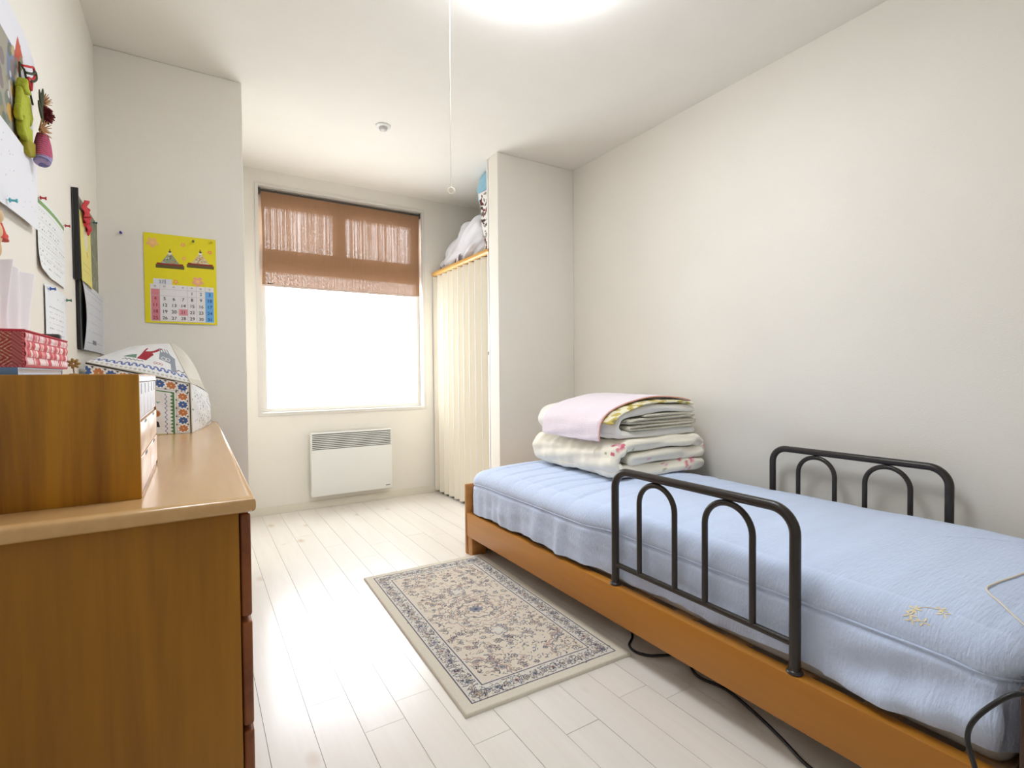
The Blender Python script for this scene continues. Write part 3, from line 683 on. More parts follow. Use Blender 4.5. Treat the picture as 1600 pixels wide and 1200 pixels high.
# ------------------------------------------------------------------ rug
def rug():
    W, H = .628, 1.146; c = Canvas(W, H, .0021, (242, 233, 214)); r = random.Random(11)
    navy, grey, cream, rose, tan, blue = (80, 76, 92), (136, 128, 130), (238, 232, 222), (200, 168, 152), (196, 178, 152), (146, 148, 160)
    b0, b1 = .036, .105
    c.rect(b0, b0, W-b0, H-b0, cream)
    def frame(b, t, col):
        for a in ((b, b, W-b, b+t), (b, H-b-t, W-b, H-b), (b, b, b+t, H-b), (W-b-t, b, W-b, H-b)): c.rect(*a, col)
    def flower(x, y, s, c1, c2):
        c.petals(x, y, s, 6, c1, .45, r.random()*6, 1, False, .0034); c.petals(x, y, s*.55, 6, c2, .4, r.random()); c.disc(x, y, s*.22, navy)
    def curl(x, y, s, col):
        a = r.uniform(-3, 1); c.ring(x, y, s, .0032, col, 1, a, a+2.4); 
        c.disc(x+s*math.cos(a), y+s*math.sin(a), .0034, col)
    def leaf(x, y, s, col):
        a = r.random()*6.28; c.line(x-s*math.cos(a), y-s*math.sin(a), x+s*math.cos(a), y+s*math.sin(a), .003, col)
    # border
    mid = (b0+b1)/2
    def border(x, y, i):
        if i % 2 == 0: flower(x, y, .019, grey, blue if i % 4 else rose)
        else: flower(x, y, .011, navy, tan)
        for _ in range(6): curl(x+r.uniform(-.028, .028), y+r.uniform(-.028, .028), r.uniform(.005, .010), r.choice((grey, navy, tan, grey, blue)))
        for _ in range(8): leaf(x+r.uniform(-.03, .03), y+r.uniform(-.03, .03), .004, r.choice((grey, navy, tan)))
    n = 30
    for i in range(n):
        y = mid+(H-2*mid)*i/(n-1); border(mid, y, i); border(W-mid, y, i+1)
    n = 15
    for i in range(n):
        x = mid+(W-2*mid)*i/(n-1); border(x, mid, i); border(x, H-mid, i+1)
    c.rect(b1, b1, W-b1, H-b1, (241, 229, 211))
    cx, cy = W/2, H/2
    # field scatter
    for _ in range(1500):
        x, y = r.uniform(b1+.012, W-b1-.012), r.uniform(b1+.012, H-b1-.012); k = r.random()
        if k < .32: curl(x, y, r.uniform(.006, .013), r.choice((grey, grey, navy, tan, blue)))
        elif k < .44: flower(x, y, r.uniform(.008, .014), r.choice((grey, rose, navy)), r.choice((tan, rose, blue, cream)))
        else: leaf(x, y, r.uniform(.003, .006), r.choice((grey, tan, navy, tan, rose)))
    # medallion
    for s, col, f in ((.150, rose, False), (.142, cream, False), (.115, rose, False), (.075, grey, False), (.045, rose, False)):
        c.petals(cx, cy, s, 16 if s > .1 else 10, col, .12, 0, .9, f, .005)
    c.petals(cx, cy, .03, 8, blue, .4); c.disc(cx, cy, .008, navy)
    for sg in (1, -1):
        c.petals(cx, cy+sg*.195, .036, 6, blue, .35, 0, .9, False, .006); c.petals(cx, cy+sg*.195, .02, 6, cream, .3)
    # corner spandrels
    for sx in (0, 1):
        for sy in (0, 1):
            X, Y = (b1 if not sx else W-b1), (b1 if not sy else H-b1)
            d = np.hypot(c.X-X, (c.Y-Y)*.8); an = np.arctan2(c.Y-Y, c.X-X); inn = (c.X > b1) & (c.X < W-b1) & (c.Y > b1) & (c.Y < H-b1)
            e = .115+.012*abs(np.cos(an*8)); c.put((abs(d-e) < .0025) & inn, rose); c.put((abs(d-e+.012) < .002) & inn, blue)
    frame(b0, .0045, navy); frame(b0+.006, .003, cream); frame(b1-.008, .004, cream); frame(b1-.004, .0042, navy); frame(b1+.004, .003, cream)
    c.C *= (1+.10*(rng.rand(c.ny, c.nx, 1)-.5))
    X = c.X-W/2; Y = c.Y-H/2; e = np.minimum(np.minimum(c.X, W-c.X), np.minimum(c.Y, H-c.Y))
    Z = .0095*np.sqrt(np.clip(1-(1-np.clip(e/.006, 0, 1))**2, 0, 1))+.0006*np.sin(X*21)*np.sin(Y*13)*np.clip(e/.02, 0, 1)
    Z = np.maximum(Z, 0)+.0004
    o = link('rug', grid_mesh(np.stack([X, Y, Z], -1), color=c.C), M['rug']); 
    o.location = (.962, 1.846, .0004); o.rotation_euler = (0, 0, math.radians(-1.6))
    tag(o, 'beige patterned rug with flower border and centre medallion on the floor', 'rug')
rug()
print('stage 2')
# ------------------------------------------------------------------ dresser
DT = .761
def dresser():
    t0 = thing('dresser', 'long low wooden chest of drawers along the left wall with pale top', 'dresser', (-.14, 1.9, 0))
    x0, x1, y0, y1 = XL+.009, .062, 1.035, 2.80
    for a, b in ((y0, y0+.022), (y1-.022, y1), (1.905, 1.927)):
        box('side_panel', (x0, a, .0), (x1, b, .732), M['dresser_side'], t0, .002)
    box('back_panel', (x0, y0+.022, .05), (x0+.006, y1-.022, .732), M['dresser_side'], t0)
    box('plinth', (x0+.02, y0+.022, .0), (x1-.03, y1-.022, .125), M['dresser_side'], t0, .001, 1)
    bm = bmesh.new(); add_box(bm, (x0, y0-.022, .732), (x1+.026, y1+.008, DT), .0)
    ed = [e for e in bm.edges if all(v.co.x > x1 for v in e.verts) or all(v.co.y < y0 for v in e.verts)]
    ed = [e for e in ed if abs(e.verts[0].co.z-e.verts[1].co.z) < 1e-4]
    bmesh.ops.bevel(bm, geom=ed, offset=.0135, segments=6, affect='EDGES', profile=0.6)
    link('top_board', mesh_of(bm, True, 50), M['dresser_top'], t0)
    rows = [(.538, .727), (.337, .529), (.134, .328)]
    rail = M['chestfront']
    for z in (.5335, .3325, .727):
        box('divider', (x0+.01, y0+.022, z-.004), (x1+.001, y1-.022, z+.005), rail, t0)
    for (ya, yb) in ((y0+.002, 1.914), (1.918, y1-.002)):
        for (za, zb) in rows:
            d = box('drawer', (x1+.0015, ya, za), (x1+.019, yb, zb), M['drawer'], t0, .005, 3)
            for ym in (ya+(yb-ya)*.25, ya+(yb-ya)*.75):
                LOC[d.name] = wloc(t0)
                lathe('knob', [(.001, .019), (.009, .019), (.010, .022), (.013, .0245), (.013, .027), (.010, .029), (.001, .0295)], M['dresser_top'], d, (x1, ym, (za+zb)/2), 'x', 20)
dresser()
# ------------------------------------------------------------------ small drawer chest
CT = .981
def chest():
    t0 = thing('drawer_chest', 'small wooden desktop drawer chest standing on the dresser', 'drawer chest', (-.21, 1.33, DT))
    x0, x1, y0, y1, z0, z1 = XL+.004, -.084, 1.106, 1.552, DT, CT; t = .011
    box('side_panel', (x0, y0, z0), (x1, y0+t, z1), M['chest'], t0, .0015)
    box('side_panel', (x0, y1-t, z0), (x1, y1, z1), M['chest'], t0, .0015)
    box('top_board', (x0, y0+.001, z1-.004), (x1-.001, y1-.001, z1+.0005), M['chest'], t0, .001, 1)
    box('bottom_board', (x0, y0+t, z0), (x1-.002, y1-t, z0+.008), M['chest'], t0)
    box('back_panel', (x0, y0+t, z0+.008), (x0+.005, y1-t, z1-.004), M['chest'], t0)
    box('shelf', (x0+.005, y0+t, .896), (x1-.004, y1-t, .9005), M['drawer'], t0)
    box('fascia', (x1-.012, y0+t, .968), (x1, y1-t, z1-.004), M['chestfront'], t0)
    for za, zb in ((.8355, .8945), (.7705, .8325)):
        for ya, yb in ((y0+t+.002, (y0+y1)/2-.001), ((y0+y1)/2+.001, y1-t-.002)):
            d = box('drawer', (x1-.014, ya, za), (x1, yb, zb), M['chestfront'], t0, .0015)
            LOC[d.name] = wloc(t0)
            box('finger_slot', (x1-.002, (ya+yb)/2-.02, zb-.006), (x1+.0008, (ya+yb)/2+.02, zb-.001), M['dark'], d)
    n = 5; w_ = (y1-y0-2*t-.004)/n
    for k in range(n):
        a = y0+t+.002+k*w_
        d = box('drawer', (x1-.016, a+.0012, .9025), (x1-.001, a+w_-.0012, .9665), M['paper'], t0, .0015)
        LOC[d.name] = wloc(t0)
        box('finger_slot', (x1-.003, a+w_/2-.003, .945), (x1-.0004, a+w_/2+.003, .9645), M['dark'], d)
chest()
# ------------------------------------------------------------------ tissue box, book, small things on the chest
def chest_top():
    b = thing('book', 'blue covered book lying under the red tissue box', 'book', (-.28, 1.29, CT))
    x0, x1, y0, y1 = XL+.009, -.243, 1.122, 1.44
    box('cover', (x0, y0, CT+.0006), (x1, y1, CT+.0025), M['book'], b); box('pages', (x0+.002, y0+.003, CT+.0025), (x1-.001, y1-.002, CT+.0105), M['paper'], b)
    box('cover', (x0, y0, CT+.0105), (x1, y1, CT+.0125), M['book'], b); box('spine', (x0, y0-.0015, CT+.0006), (x1, y0, CT+.0125), M['book'], b)
    z0 = CT+.0129; z1 = z0+.060
    t0 = thing('tissue_box', 'red and pink woven fabric tissue box on the small chest', 'tissue box', (-.285, 1.29, z0))
    x0, x1, y0, y1 = XL+.008, -.236, 1.128, 1.452
    red, dk, pk, wh = (206, 84, 88), (150, 60, 62), (236, 150, 156), (250, 228, 228)
    def band(c, W, H, chevron):
        r = random.Random(3)
        if chevron:
            k = ((c.X+abs(((c.Y/.030) % 1)-.5)*.030*1.3)/.0075) % 1
            c.put(k < .22, (222, 190, 160)); c.put((k > .6), (176, 66, 70)); c.put(c.X > W-.016, (196, 110, 110))
            k2 = ((c.X+c.Y)/.006) % 1; c.put((c.X > W-.016) & (k2 < .3), dk)
        else:
            for i in range(4):
                za = .004+i*.0135; base = [pk, red, pk, wh][i] if i != 3 else wh
                c.rect(.012, za, W-.008, za+.012, [wh, (238, 140, 140), (240, 160, 158), (246, 200, 204)][i])
                n = noise1(c.X*160+i*31)+noise1(c.X*70+i*17+9)
                c.put((c.Y > za) & (c.Y < za+.012) & (c.X > .012) & (n > .35), (214, 92, 100)); c.put((c.Y > za) & (c.Y < za+.012) & (n < -.8), wh)
                c.rect(.012, za+.012, W-.008, za+.0135, (200, 90, 96))
        k = ((c.X+c.Y)/.005) % 1; ed = (c.X < .003) | (c.X > W-.003) | (c.Y < .003) | (c.Y > H-.003)
        c.put(ed & (k < .5), (190, 50, 62)); c.put(ed & (k >= .5), (238, 130, 140))
    def noise1(v): return np.sin(v)+.6*np.sin(v*2.3+1)+.4*np.sin(v*5.1+2)
    L = y1-y0; W = x1-x0; H = z1-z0
    c = Canvas(L, H, .0013, (232, 150, 152)); band(c, L, H, False)
    wall_sheet('side_panel', c, M['cloth'], lambda X, Y: (x1+.0015*np.sin(Y/H*math.pi*4)**2, y0+X, z0+Y), t0)
    c = Canvas(W, H, .0011, (170, 74, 70)); band(c, W, H, True)
    wall_sheet('end_panel', c, M['cloth'], lambda X, Y: (x0+X, y0+0*X, z0+Y), t0)
    box('inner_box', (x0, y0+.0008, z0), (x1-.001, y1, z1-.0006), mat('tissue_box_red', srgb(196, 92, 92), .9), t0)
    c = Canvas(L, W, .002, (214, 110, 112)); k = ((c.X*1+abs(((c.Y/.03) % 1)-.5)*.04)/.008) % 1; c.put(k < .3, wh)
    wall_sheet('top_panel', c, M['cloth'], lambda X, Y: (x1-Y, y0+X, z1+.0002), t0)
    tube('edging', [(x0, y0, z1), (x1, y0, z1), (x1, y1, z1)], .002, mat('red_edging', srgb(190, 60, 72), .9), t0, 8)
    # tissue sheet rising from the slot: crumpled fan
    U, V = np.meshgrid(np.linspace(0, 1, 90), np.linspace(0, 1, 60))
    spread = .022+.050*V
    Xc = -.290+(U-.5)*.055*(.7+.3*V)+.006*np.sin(U*11)*V+.012*V*np.sin(U*5+1)
    Yc = 1.30+(U-.5)*2*spread+.03*V
    Zc = z1+.001+V*(.150-.040*abs(U-.45)*2+.010*np.sin(U*9))
    o = link('tissue', grid_mesh(np.stack([Xc+.010*np.sin(U*22+V*2)*V, Yc, Zc], -1)), M['tissue'], t0); solidify(o, .0006, 0)
    t1 = thing('remote_control', 'dark grey handset propped behind the tissue box', 'handset', (-.27, 1.50, CT+.0006))
    box('case', (-.292, 1.497, CT+.0006), (-.254, 1.517, CT+.092), M['dark'], t1, .005, 3)
    box('display', (-.287, 1.4955, CT+.045), (-.259, 1.4975, CT+.072), M['black'], t1, .001)
    t2 = thing('dried_flower', 'tiny beige flower ornament behind the tissue box', 'ornament', (-.236, 1.525, CT+.0006))
    tube('stem', [(-.236, 1.525, CT+.0006), (-.237, 1.525, CT+.012), (-.236, 1.523, CT+.024)], .0012, mat('stem', srgb(150, 120, 70), .8), t2, 6)
    bm = bmesh.new()
    for k in range(7):
        a = k*.9; c0 = Vector((-.236+.007*math.cos(a), 1.523, CT+.027+.007*math.sin(a)))
        m_ = Matrix.Translation(c0) @ Matrix.Rotation(-a, 4, 'Y') @ Matrix.Diagonal((.006, .0025, .0035, 1)); bmesh.ops.create_icosphere(bm, subdivisions=2, radius=1, matrix=m_)
    link('petals', mesh_of(bm, True), mat('dry_petal', srgb(196, 164, 110), .9), t2)['kind'] = 'stuff'
    lathe('base', [(.001, 0), (.009, 0), (.009, .003), (.001, .004)], mat('dry_base', srgb(180, 150, 110), .8), t2, (-.236, 1.525, CT+.0006))
chest_top()
# ------------------------------------------------------------------ embroidered cover
def cover():
    t0 = thing('embroidered_cover', 'white cloth cover with colourful flower border over a machine on the dresser', 'cloth cover', (-.15, 2.5, DT))
    wh = (238, 236, 236); org, blu, grn, blk, gry, rd = (196, 124, 76), (72, 100, 156), (88, 132, 84), (40, 36, 40), (150, 156, 166), (168, 46, 58)
    bg = (214, 206, 190)
    z0 = DT+.0008
    NL, NR, FR, FL = [Vector(v) for v in ((-.330, 2.283, z0), (-.014, 2.283, z0), (.060, 2.71, z0), (-.325, 2.745, z0))]
    TNL, TNR, TFR, TFL = [Vector(v) for v in ((-.325, 2.300, 1.030), (-.016, 2.296, .950), (.048, 2.640, .900), (-.320, 2.72, .99))]
    RA, RB = Vector((-.215, 2.50, 1.095)), Vector((-.085, 2.53, 1.112))
    def patch(nm, a, b, c_, d, cv, bulge, side):
        U = cv.X/cv.w; V = cv.Y/cv.h
        P = sum(np.array(p)[None, None, :]*w[..., None] for p, w in ((a, (1-U)*(1-V)), (b, U*(1-V)), (c_, U*V), (d, (1-U)*V)))
        n = np.array(side); n = n/np.linalg.norm(n)
        P = P+n*(bulge*np.sin(U*np.pi)*np.sin(V*np.pi*.9+.15) + .0025*np.sin(U*14+V*4)*np.sin(V*9+U*3)*np.minimum(1, 8*np.minimum(np.minimum(U, 1-U), np.minimum(V, 1-V))))[..., None]
        link(nm, grid_mesh(P, color=cv.C), M['cloth'], t0)
    def flower(c, x, y, s, col):
        c.disc(x, y, s*1.12, (245, 242, 238)); c.petals(x, y, s, 8, col, .28, .2); c.disc(x, y, s*.16, (232, 200, 150))
    # front
    W, H = .316, .235; c = Canvas(W, H, .0012, wh); top = lambda x: H
    c.rect(0, 0, W, .004, (222, 206, 160))
    bw = .050
    c.rect(W-bw, 0, W, H, blk); c.rect(0, H-bw, W, H, blk)
    c.rect(W-bw, 0, W-.006, H, (214, 210, 202)); c.rect(0, H-bw, W, H-.006, (214, 210, 202))
    for k in range(6): 
        y = .022+k*.036; flower(c, W-.027, y, .0165, org if k % 2 == 0 else blu)
        for sx in (-.020, .016): c.poly([(W-.027+sx-.003, y+.013), (W-.027+sx+.003, y+.018), (W-.027+sx-.003, y+.023)], blk)
    for k in range(9):
        x = W-.027-k*.036; flower(c, x, H-.027, .0165, blu if k % 2 == 0 else org)
        c.poly([(x+.013, H-.047), (x+.018, H-.041), (x+.023, H-.047)], blk); c.poly([(x+.013, H-.009), (x+.023, H-.009), (x+.018, H-.015)], blk)
    c.rect(W-.0045, 0, W-.0018, H-.003, blk); c.rect(0, H-.0045, W, H-.0018, blk); c.rect(W-.0018, 0, W, H, bg)
    c.rect(W-.060, 0, W-.054, H-.055, grn); c.rect(0, H-.059, W-.054, H-.054, grn)
    for k in range(12):
        y = .012+k*.015; c.poly([(W-.060, y-.006), (W-.060, y+.006), (W-.068, y)], grn); 
    c.put((abs(c.X-(W-.080+.003*np.sin(c.Y*330))) < .0013) & (c.Y < H-.065), (96, 104, 150))
    c.disc(W-.112, .085, .014, org); c.ring(W-.112, .085, .007, .003, (150, 84, 50)); c.poly([(W-.125, .03), (W-.10, .03), (W-.104, .052), (W-.118, .06)], blk)
    c.ring(W-.115, .125, .010, .003, grn, 1, 0, 3.2); c.line(W-.13, .128, W-.10, .132, .003, (70, 150, 140)); c.ring(W-.16, .09, .018, .004, gry); c.petals(W-.2, .06, .02, 6, rd, .3); flower(c, W-.25, .1, .018, blu)
    patch('front_panel', NL, NR, TNR, TNL, c, .004, (0, -1, 0))
    # sloping top towards the camera
    W, H = .32, .225; c = Canvas(W, H, .0012, wh)
    c.rect(0, 0, W, .002, bg)
    for k in range(22): x = .012+k*.0145; c.petals(x, .011, .0055, 6, (196, 190, 176), .3)
    for k in range(13):
        x = .012+k*.0245; c.ring(x, .033, .0080, .0055, (84, 104, 168), 1, -.2, 2.6); c.line(x+.006, .032, x+.013, .026, .0055, (84, 104, 168)); c.disc(x-.007, .031, .004, (84, 104, 168))
    c.put((abs(c.Y-(.062+.003*np.sin(c.X*420))) < .002) & (c.X > .085) & (c.X < .16), blk)
    c.poly([(.132, .074), (.170, .070), (.198, .110), (.186, .140), (.148, .126)], rd); c.line(.18, .13, .232, .168, .016, rd); c.line(.15, .12, .158, .162, .009, rd); c.poly([(.08, .075), (.13, .075), (.125, .105), (.11, .10)], (110, 140, 122))
    for k in range(3): c.ring(.205+k*.012, .062, .005, .002, rd)
    c.poly([(.220, .090), (.288, .080), (.300, .125), (.262, .150), (.226, .142)], gry); c.line(.280, .09, .274, .046, .020, gry); c.ring(.243, .104, .010, .003, wh); c.ring(.262, .104, .008, .003, wh)
    for k in range(4): c.line(.232+k*.015, .135, .226+k*.015, .176, .007, gry)
    c.put((abs(c.Y-(.055+.004*np.sin(c.X*260))) < .002) & (c.X > .285), blk)
    patch('top_panel', TNL, TNR, RB, RA, c, .020, (0, -.4, 1))
    # right side
    W, H = .36, .19; c = Canvas(W, H, .0025, (232, 230, 228))
    c.rect(0, 0, .006, H, bg)
    r = random.Random(5)
    for _ in range(120):
        x, y = r.uniform(.01, W), r.uniform(0, H); c.disc(x, y, r.uniform(.002, .004), r.choice(((130, 136, 170), (150, 150, 160), (90, 90, 120), (170, 150, 150), (120, 140, 120))))
    for k in range(14): x = .2+k*.011; c.disc(x, .13-.055*((x-.2)/.16), .004, (60, 70, 120))
    for k in range(6): c.poly([(.22+k*.025, .012), (.235+k*.025, .012), (.228+k*.025, .026)], (60, 66, 96))
    patch('side_panel', NR, FR, TFR, TNR, c, .022, (1, -.2, 0))
    c = Canvas(.36, .2, .004, (226, 220, 208)); c.rect(0, 0, .36, .02, bg)
    patch('top_panel', TNR, TFR, RB+Vector((0, .001, 0)), RB, c, .034, (.6, 0, 1))
    c = Canvas(.4, .2, .005, (226, 222, 214)); patch('top_panel', TFR, TFL, RA, RB, c, .01, (0, .5, 1)); patch('back_panel', FR, FL, TFL, TFR, c, .006, (0, 1, 0))
    patch('top_panel', TFL, TNL, RA, RA+Vector((0, .001, 0)), c, .004, (-.3, 0, 1)); patch('side_panel', FL, NL, TNL, TFL, c, .001, (1, 0, 0))
    tube('piping', [NR+Vector((0, -.001, .002)), TNR, RB], .0022, mat('cover_piping', srgb(210, 200, 180), .9), t0, 8)
    tube('piping', [TNL, TNR, TFR], .002, mat('cover_piping2', srgb(205, 200, 186), .9), t0, 8)
cover()
# ------------------------------------------------------------------ things pinned on the left wall
XW = XL
def pin(x, y, z, col, label, axis='x'):
    s = 1
    prof = [(.0006, 0), (.0006, .006), (.0052, .0062), (.0052, .0080), (.0026, .0095), (.0024, .0150), (.0044, .0175), (.0046, .0190), (.001, .0195)]
    if axis == 'y': prof = [(r, -h) for r, h in prof]
    m = mat('pin_'+col[3], srgb(*col[:3]), .3)
    o = lathe('push_pin', [(r*s, h*s) for r, h in prof], m, None, (0, 0, 0), axis, 16); o.location = (x, y, z)
    tag(o, label, 'push pin', 'push pins')
def wall_things():
    # big poster with photo collage
    c = Canvas(.52, .30, .0016, (236, 236, 242)); r = random.Random(9)
    c.poly([(.405, .21), (.43, .20), (.43, .25), (.405, .27)], (196, 84, 60))
    c.rect(.27, .02, .41, .24, (160, 156, 140)); c.rect(.33, .15, .40, .24, (120, 134, 160)); c.rect(.34, .10, .42, .16, (196, 190, 190))
    c.poly([(.38, .215), (.435, .205), (.435, .255), (.38, .275)], (200, 86, 62))
    for _ in range(60): c.disc(r.uniform(.25, .44), r.uniform(.02, .24), r.uniform(.006, .02), r.choice(((150, 140, 110), (190, 170, 120), (120, 130, 120), (220, 214, 210), (134, 120, 120), (214, 168, 90), (104, 112, 96))))
    c.rect(.0, .0, .25, .30, (232, 232, 240))
    for _ in range(16): c.rect(*(lambda a, b: (a, b, a+r.uniform(.02, .06), b+r.uniform(.02, .05)))(r.uniform(0, .2), r.uniform(0, .22)), r.choice(((190, 180, 160), (150, 170, 200), (200, 150, 120), (160, 170, 140))))
    c.rect(.44, .0, .49, .13, (96, 104, 76)); c.rect(.43, .0, .50, .07, (120, 116, 106)); c.disc(.455, .12, .014, (70, 84, 60)); c.poly([(.40, .10), (.44, .07), (.45, .16), (.41, .19)], (206, 212, 222))
    for k in range(7): c.line(.44, .16+k*.011, .47, .155+k*.011, .002, (180, 180, 196))
    cr = .085
    def f(X, Y):
        q = np.clip((X-.40)/.12, 0, 1); 
        return XW+.0035+.014*np.clip((Y-.18)/.12, 0, 1)**2+.004*q*q, 1.235+X-.02*np.clip((Y-.2)/.1, 0, 1)**2*q, 1.492+Y-.05*q*q*np.clip((Y-.15)/.15, 0, 1)
    o = wall_sheet('poster', c, M['print'], f); tag(origin(o, (XW+.004, 1.5, 1.49)), 'white poster with a photo collage curling at the top of the left wall', 'poster')
    c = Canvas(.50, .165, .0016, (236, 236, 242))
    for _ in range(26): a, b = r.uniform(.02, .47), r.uniform(.02, .14); c.line(a, b, a+.006, b+.002, .0014, (176, 178, 198))
    o = wall_sheet('paper_sheet', c, M['print'], lambda X, Y: (XW+.012+.004*np.sin(X*6), 1.255+X, 1.352+Y-.025*(1-Y/.165)*(1-X/.5)))
    tag(origin(o, (XW+.012, 1.5, 1.35)), 'blank white sheet pinned just below the photo poster', 'paper')
    # green header sheet
    c = Canvas(.325, .205, .0013, (238, 239, 240)); c.rect(0, .182, .325, .194, (122, 160, 92)); c.rect(0, .194, .325, .205, (236, 238, 234))
    for (yy, n) in ((.165, 3), (.150, 9), (.128, 12), (.118, 12), (.096, 16), (.078, 12), (.058, 14), (.040, 15), (.022, 12)):
        for k in range(n):
            a = .012+k*.0195+r.uniform(0, .005); 
            if r.random() < .75: c.rect(a, yy, a+r.uniform(.004, .012), yy+.0035, r.choice(((150, 150, 160), (176, 180, 190), (110, 110, 122), (186, 176, 180))))
    for yy in (.172, .142, .110, .088, .068, .048, .030): c.rect(.008, yy, .318, yy+.0008, (196, 206, 190))
    o = wall_sheet('notice', c, M['print'], lambda X, Y: (XW+.004+.004*np.sin(X*10)+.006*np.clip(1-Y/.08, 0, 1)**2*np.clip(1-X/.12, 0, 1), 1.792+X, 1.254+Y-.012*np.clip(1-Y/.1, 0, 1)*np.clip(1-X/.1, 0, 1)*-1))
    tag(origin(o, (XW+.004, 1.95, 1.25)), 'white notice with a green stripe at the top pinned to the left wall', 'notice')
    c = Canvas(.262, .175, .0013, (236, 238, 242))
    for i, yy in enumerate((.145, .115, .100, .085, .070, .055, .040)):
        for k in range(10):
            if r.random() < (.3 if i == 0 else .8): a = .04+k*.018; c.rect(a, yy, a+r.uniform(.004, .012), yy+.0035, (170, 172, 184))
    o = wall_sheet('note', c, M['print'], lambda X, Y: (XW+.004+.003*np.sin(X*12), 1.852+X, 1.058+Y)); tag(origin(o, (XW+.004, 1.95, 1.06)), 'small white note pinned under the green striped notice', 'note')
    # dark folder with photograph, yellow card, ribbon
    t0 = thing('photo_board', 'dark backed photograph board hanging near the wall corner', 'photo board', (XW, 2.45, 1.31))
    box('backing', (XW+.001, 2.262, 1.312), (XW+.006, 2.745, 1.622), M['dark'], t0, .001, 1)
    box('cover_flap', (XW+.006, 2.262, 1.312), (XW+.020, 2.268, 1.622), M['black'], t0, .001, 1)
    c = Canvas(.41, .30, .002, (128, 130, 108))
    for _ in range(160): c.disc(r.uniform(0, .41), r.uniform(0, .3), r.uniform(.006, .02), r.choice(((118, 122, 96), (140, 142, 120), (108, 112, 92), (150, 150, 134), (124, 130, 104))), .7)
    for _ in range(40): c.disc(r.uniform(.1, .4), r.uniform(.02, .16), .004, (182, 176, 150))
    e = np.minimum(np.minimum(c.X, .41-c.X), np.minimum(c.Y, .3-c.Y))
    wall_sheet('photograph', c, M['print'], lambda X, Y: (XW+.009, 2.325+X, 1.316+Y), t0)
    c = Canvas(.20, .24, .0015, (234, 222, 130)); c.disc(.085, .16, .040, (232, 226, 200), 1, .9, 1.1); c.ring(.085, .16, .036, .0015, (190, 190, 160)); c.line(.09, .115, .105, .10, .004, (70, 70, 70)); 
    for k in range(6): c.rect(.03+k*.022, .062, .042+k*.022, .066, (206, 190, 120)); c.rect(.03+k*.022, .04, .042+k*.022, .044, (206, 190, 120))
    o = wall_sheet('yellow_card', c, M['print'], lambda X, Y: (XW+.018+.004*np.sin(X*14), 2.285+X-.02*(1-Y/.24)*-1, 1.315+Y-.10*X*.3)); tag(origin(o, (XW+.018, 2.38, 1.31)), 'yellow card with a round drawing tied to the dark photo board', 'card')
    t1 = thing('red_ribbon', 'red ribbon bow above the yellow card', 'ribbon', (XW+.03, 2.36, 1.55))
    rb = mat('ribbon_red', srgb(206, 34, 52), .5)
    U, V = np.meshgrid(np.linspace(0, 1, 30), np.linspace(0, 1, 30))
    for nm, (ya, yb, za, zb) in (('loop', (2.30, 2.42, 1.535, 1.592)), ('tail', (2.355, 2.40, 1.490, 1.545)), ('tail', (2.32, 2.35, 1.51, 1.55))):
        o = link(nm, grid_mesh(np.stack([XW+.026+.010*np.sin(U*6.28)+.004*np.sin(V*8), ya+(yb-ya)*U, za+(zb-za)*V+.010*np.sin(U*3.1)], -1)), rb, t1); solidify(o, .0015, 0)
    # grey calendar
    t2 = thing('wall_calendar', 'white month calendar with grey print and black backing under the photo board', 'calendar', (XW, 2.55, 1.06))
    box('backing', (XW+.001, 2.300, 1.072), (XW+.012, 2.40, 1.325), M['black'], t2, .003)
    c = Canvas(.49, .245, .0018, (214, 215, 222)); 
    for yy in (.205, .172, .138, .105, .072):
        for k in range(14):
            if r.random() < .8: a = .07+k*.027; c.rect(a, yy, a+.010, yy+.005, (176, 178, 192))
    c.rect(.05, .028, .17, .030, (120, 120, 128)); c.rect(.17, .026, .26, .042, (120, 120, 130)); c.rect(.26, .034, .42, .036, (150, 150, 160)); c.rect(.03, .224, .47, .2265, (150, 150, 158))
    for k in range(2): c.disc(.13+k*.2, .010, .003, (150, 150, 158))
    wall_sheet('page', c, M['print'], lambda X, Y: (XW+.014+.010*np.clip(1-X/.1, 0, 1)*np.sin(Y/.245*3.1)+.002*np.sin(X*9), 2.335+X, 1.075+Y), t2)
    # push pins
    pin(XW+.002, 1.803, 1.450, (196, 40, 50, 'red'), 'red push pin at the top left corner of the green striped notice')
    pin(XW+.002, 2.105, 1.452, (190, 44, 56, 'red2'), 'red push pin at the top right corner of the green striped notice')
    pin(XW+.002, 1.885, 1.223, (50, 100, 190, 'blue'), 'blue push pin at the top left corner of the small note')
    pin(XW+.002, 2.098, 1.218, (50, 110, 90, 'green'), 'green push pin at the top right corner of the small note')
    pin(XW+.010, 2.585, 1.585, (40, 90, 100, 'teal'), 'dark teal push pin holding the photo board')
    pin(XW+.014, 1.480, 1.352, (90, 190, 200, 'aqua'), 'light blue push pin at the left edge of the photo above the small doll')
    # hanging charm
    t3 = thing('hanging_charm', 'yellow green cloth charm with red flowers hanging on a cord on the left wall', 'wall ornament', (XW+.02, 1.72, 1.50))
    lime = mat('lime_cloth', srgb(178, 184, 50), .8, bump=.5, bscale=60); olive = mat('olive_cloth', srgb(160, 150, 40), .8)
    cg = mat('cord_green', srgb(66, 74, 50), .9); cr_ = mat('cord_red', srgb(196, 50, 52), .8); wine = mat('wine_flower', srgb(112, 32, 38), .9); straw = mat('straw', srgb(186, 140, 96), .9)
    x = XW+.012
    tube('cord', [(x, 1.630, 1.645), (x, 1.628, 1.675), (x, 1.626, 1.712), (x+.004, 1.645, 1.706), (x+.004, 1.665, 1.690), (x+.004, 1.690, 1.675), (x+.006, 1.705, 1.65)], .0022, cg, t3, 8)
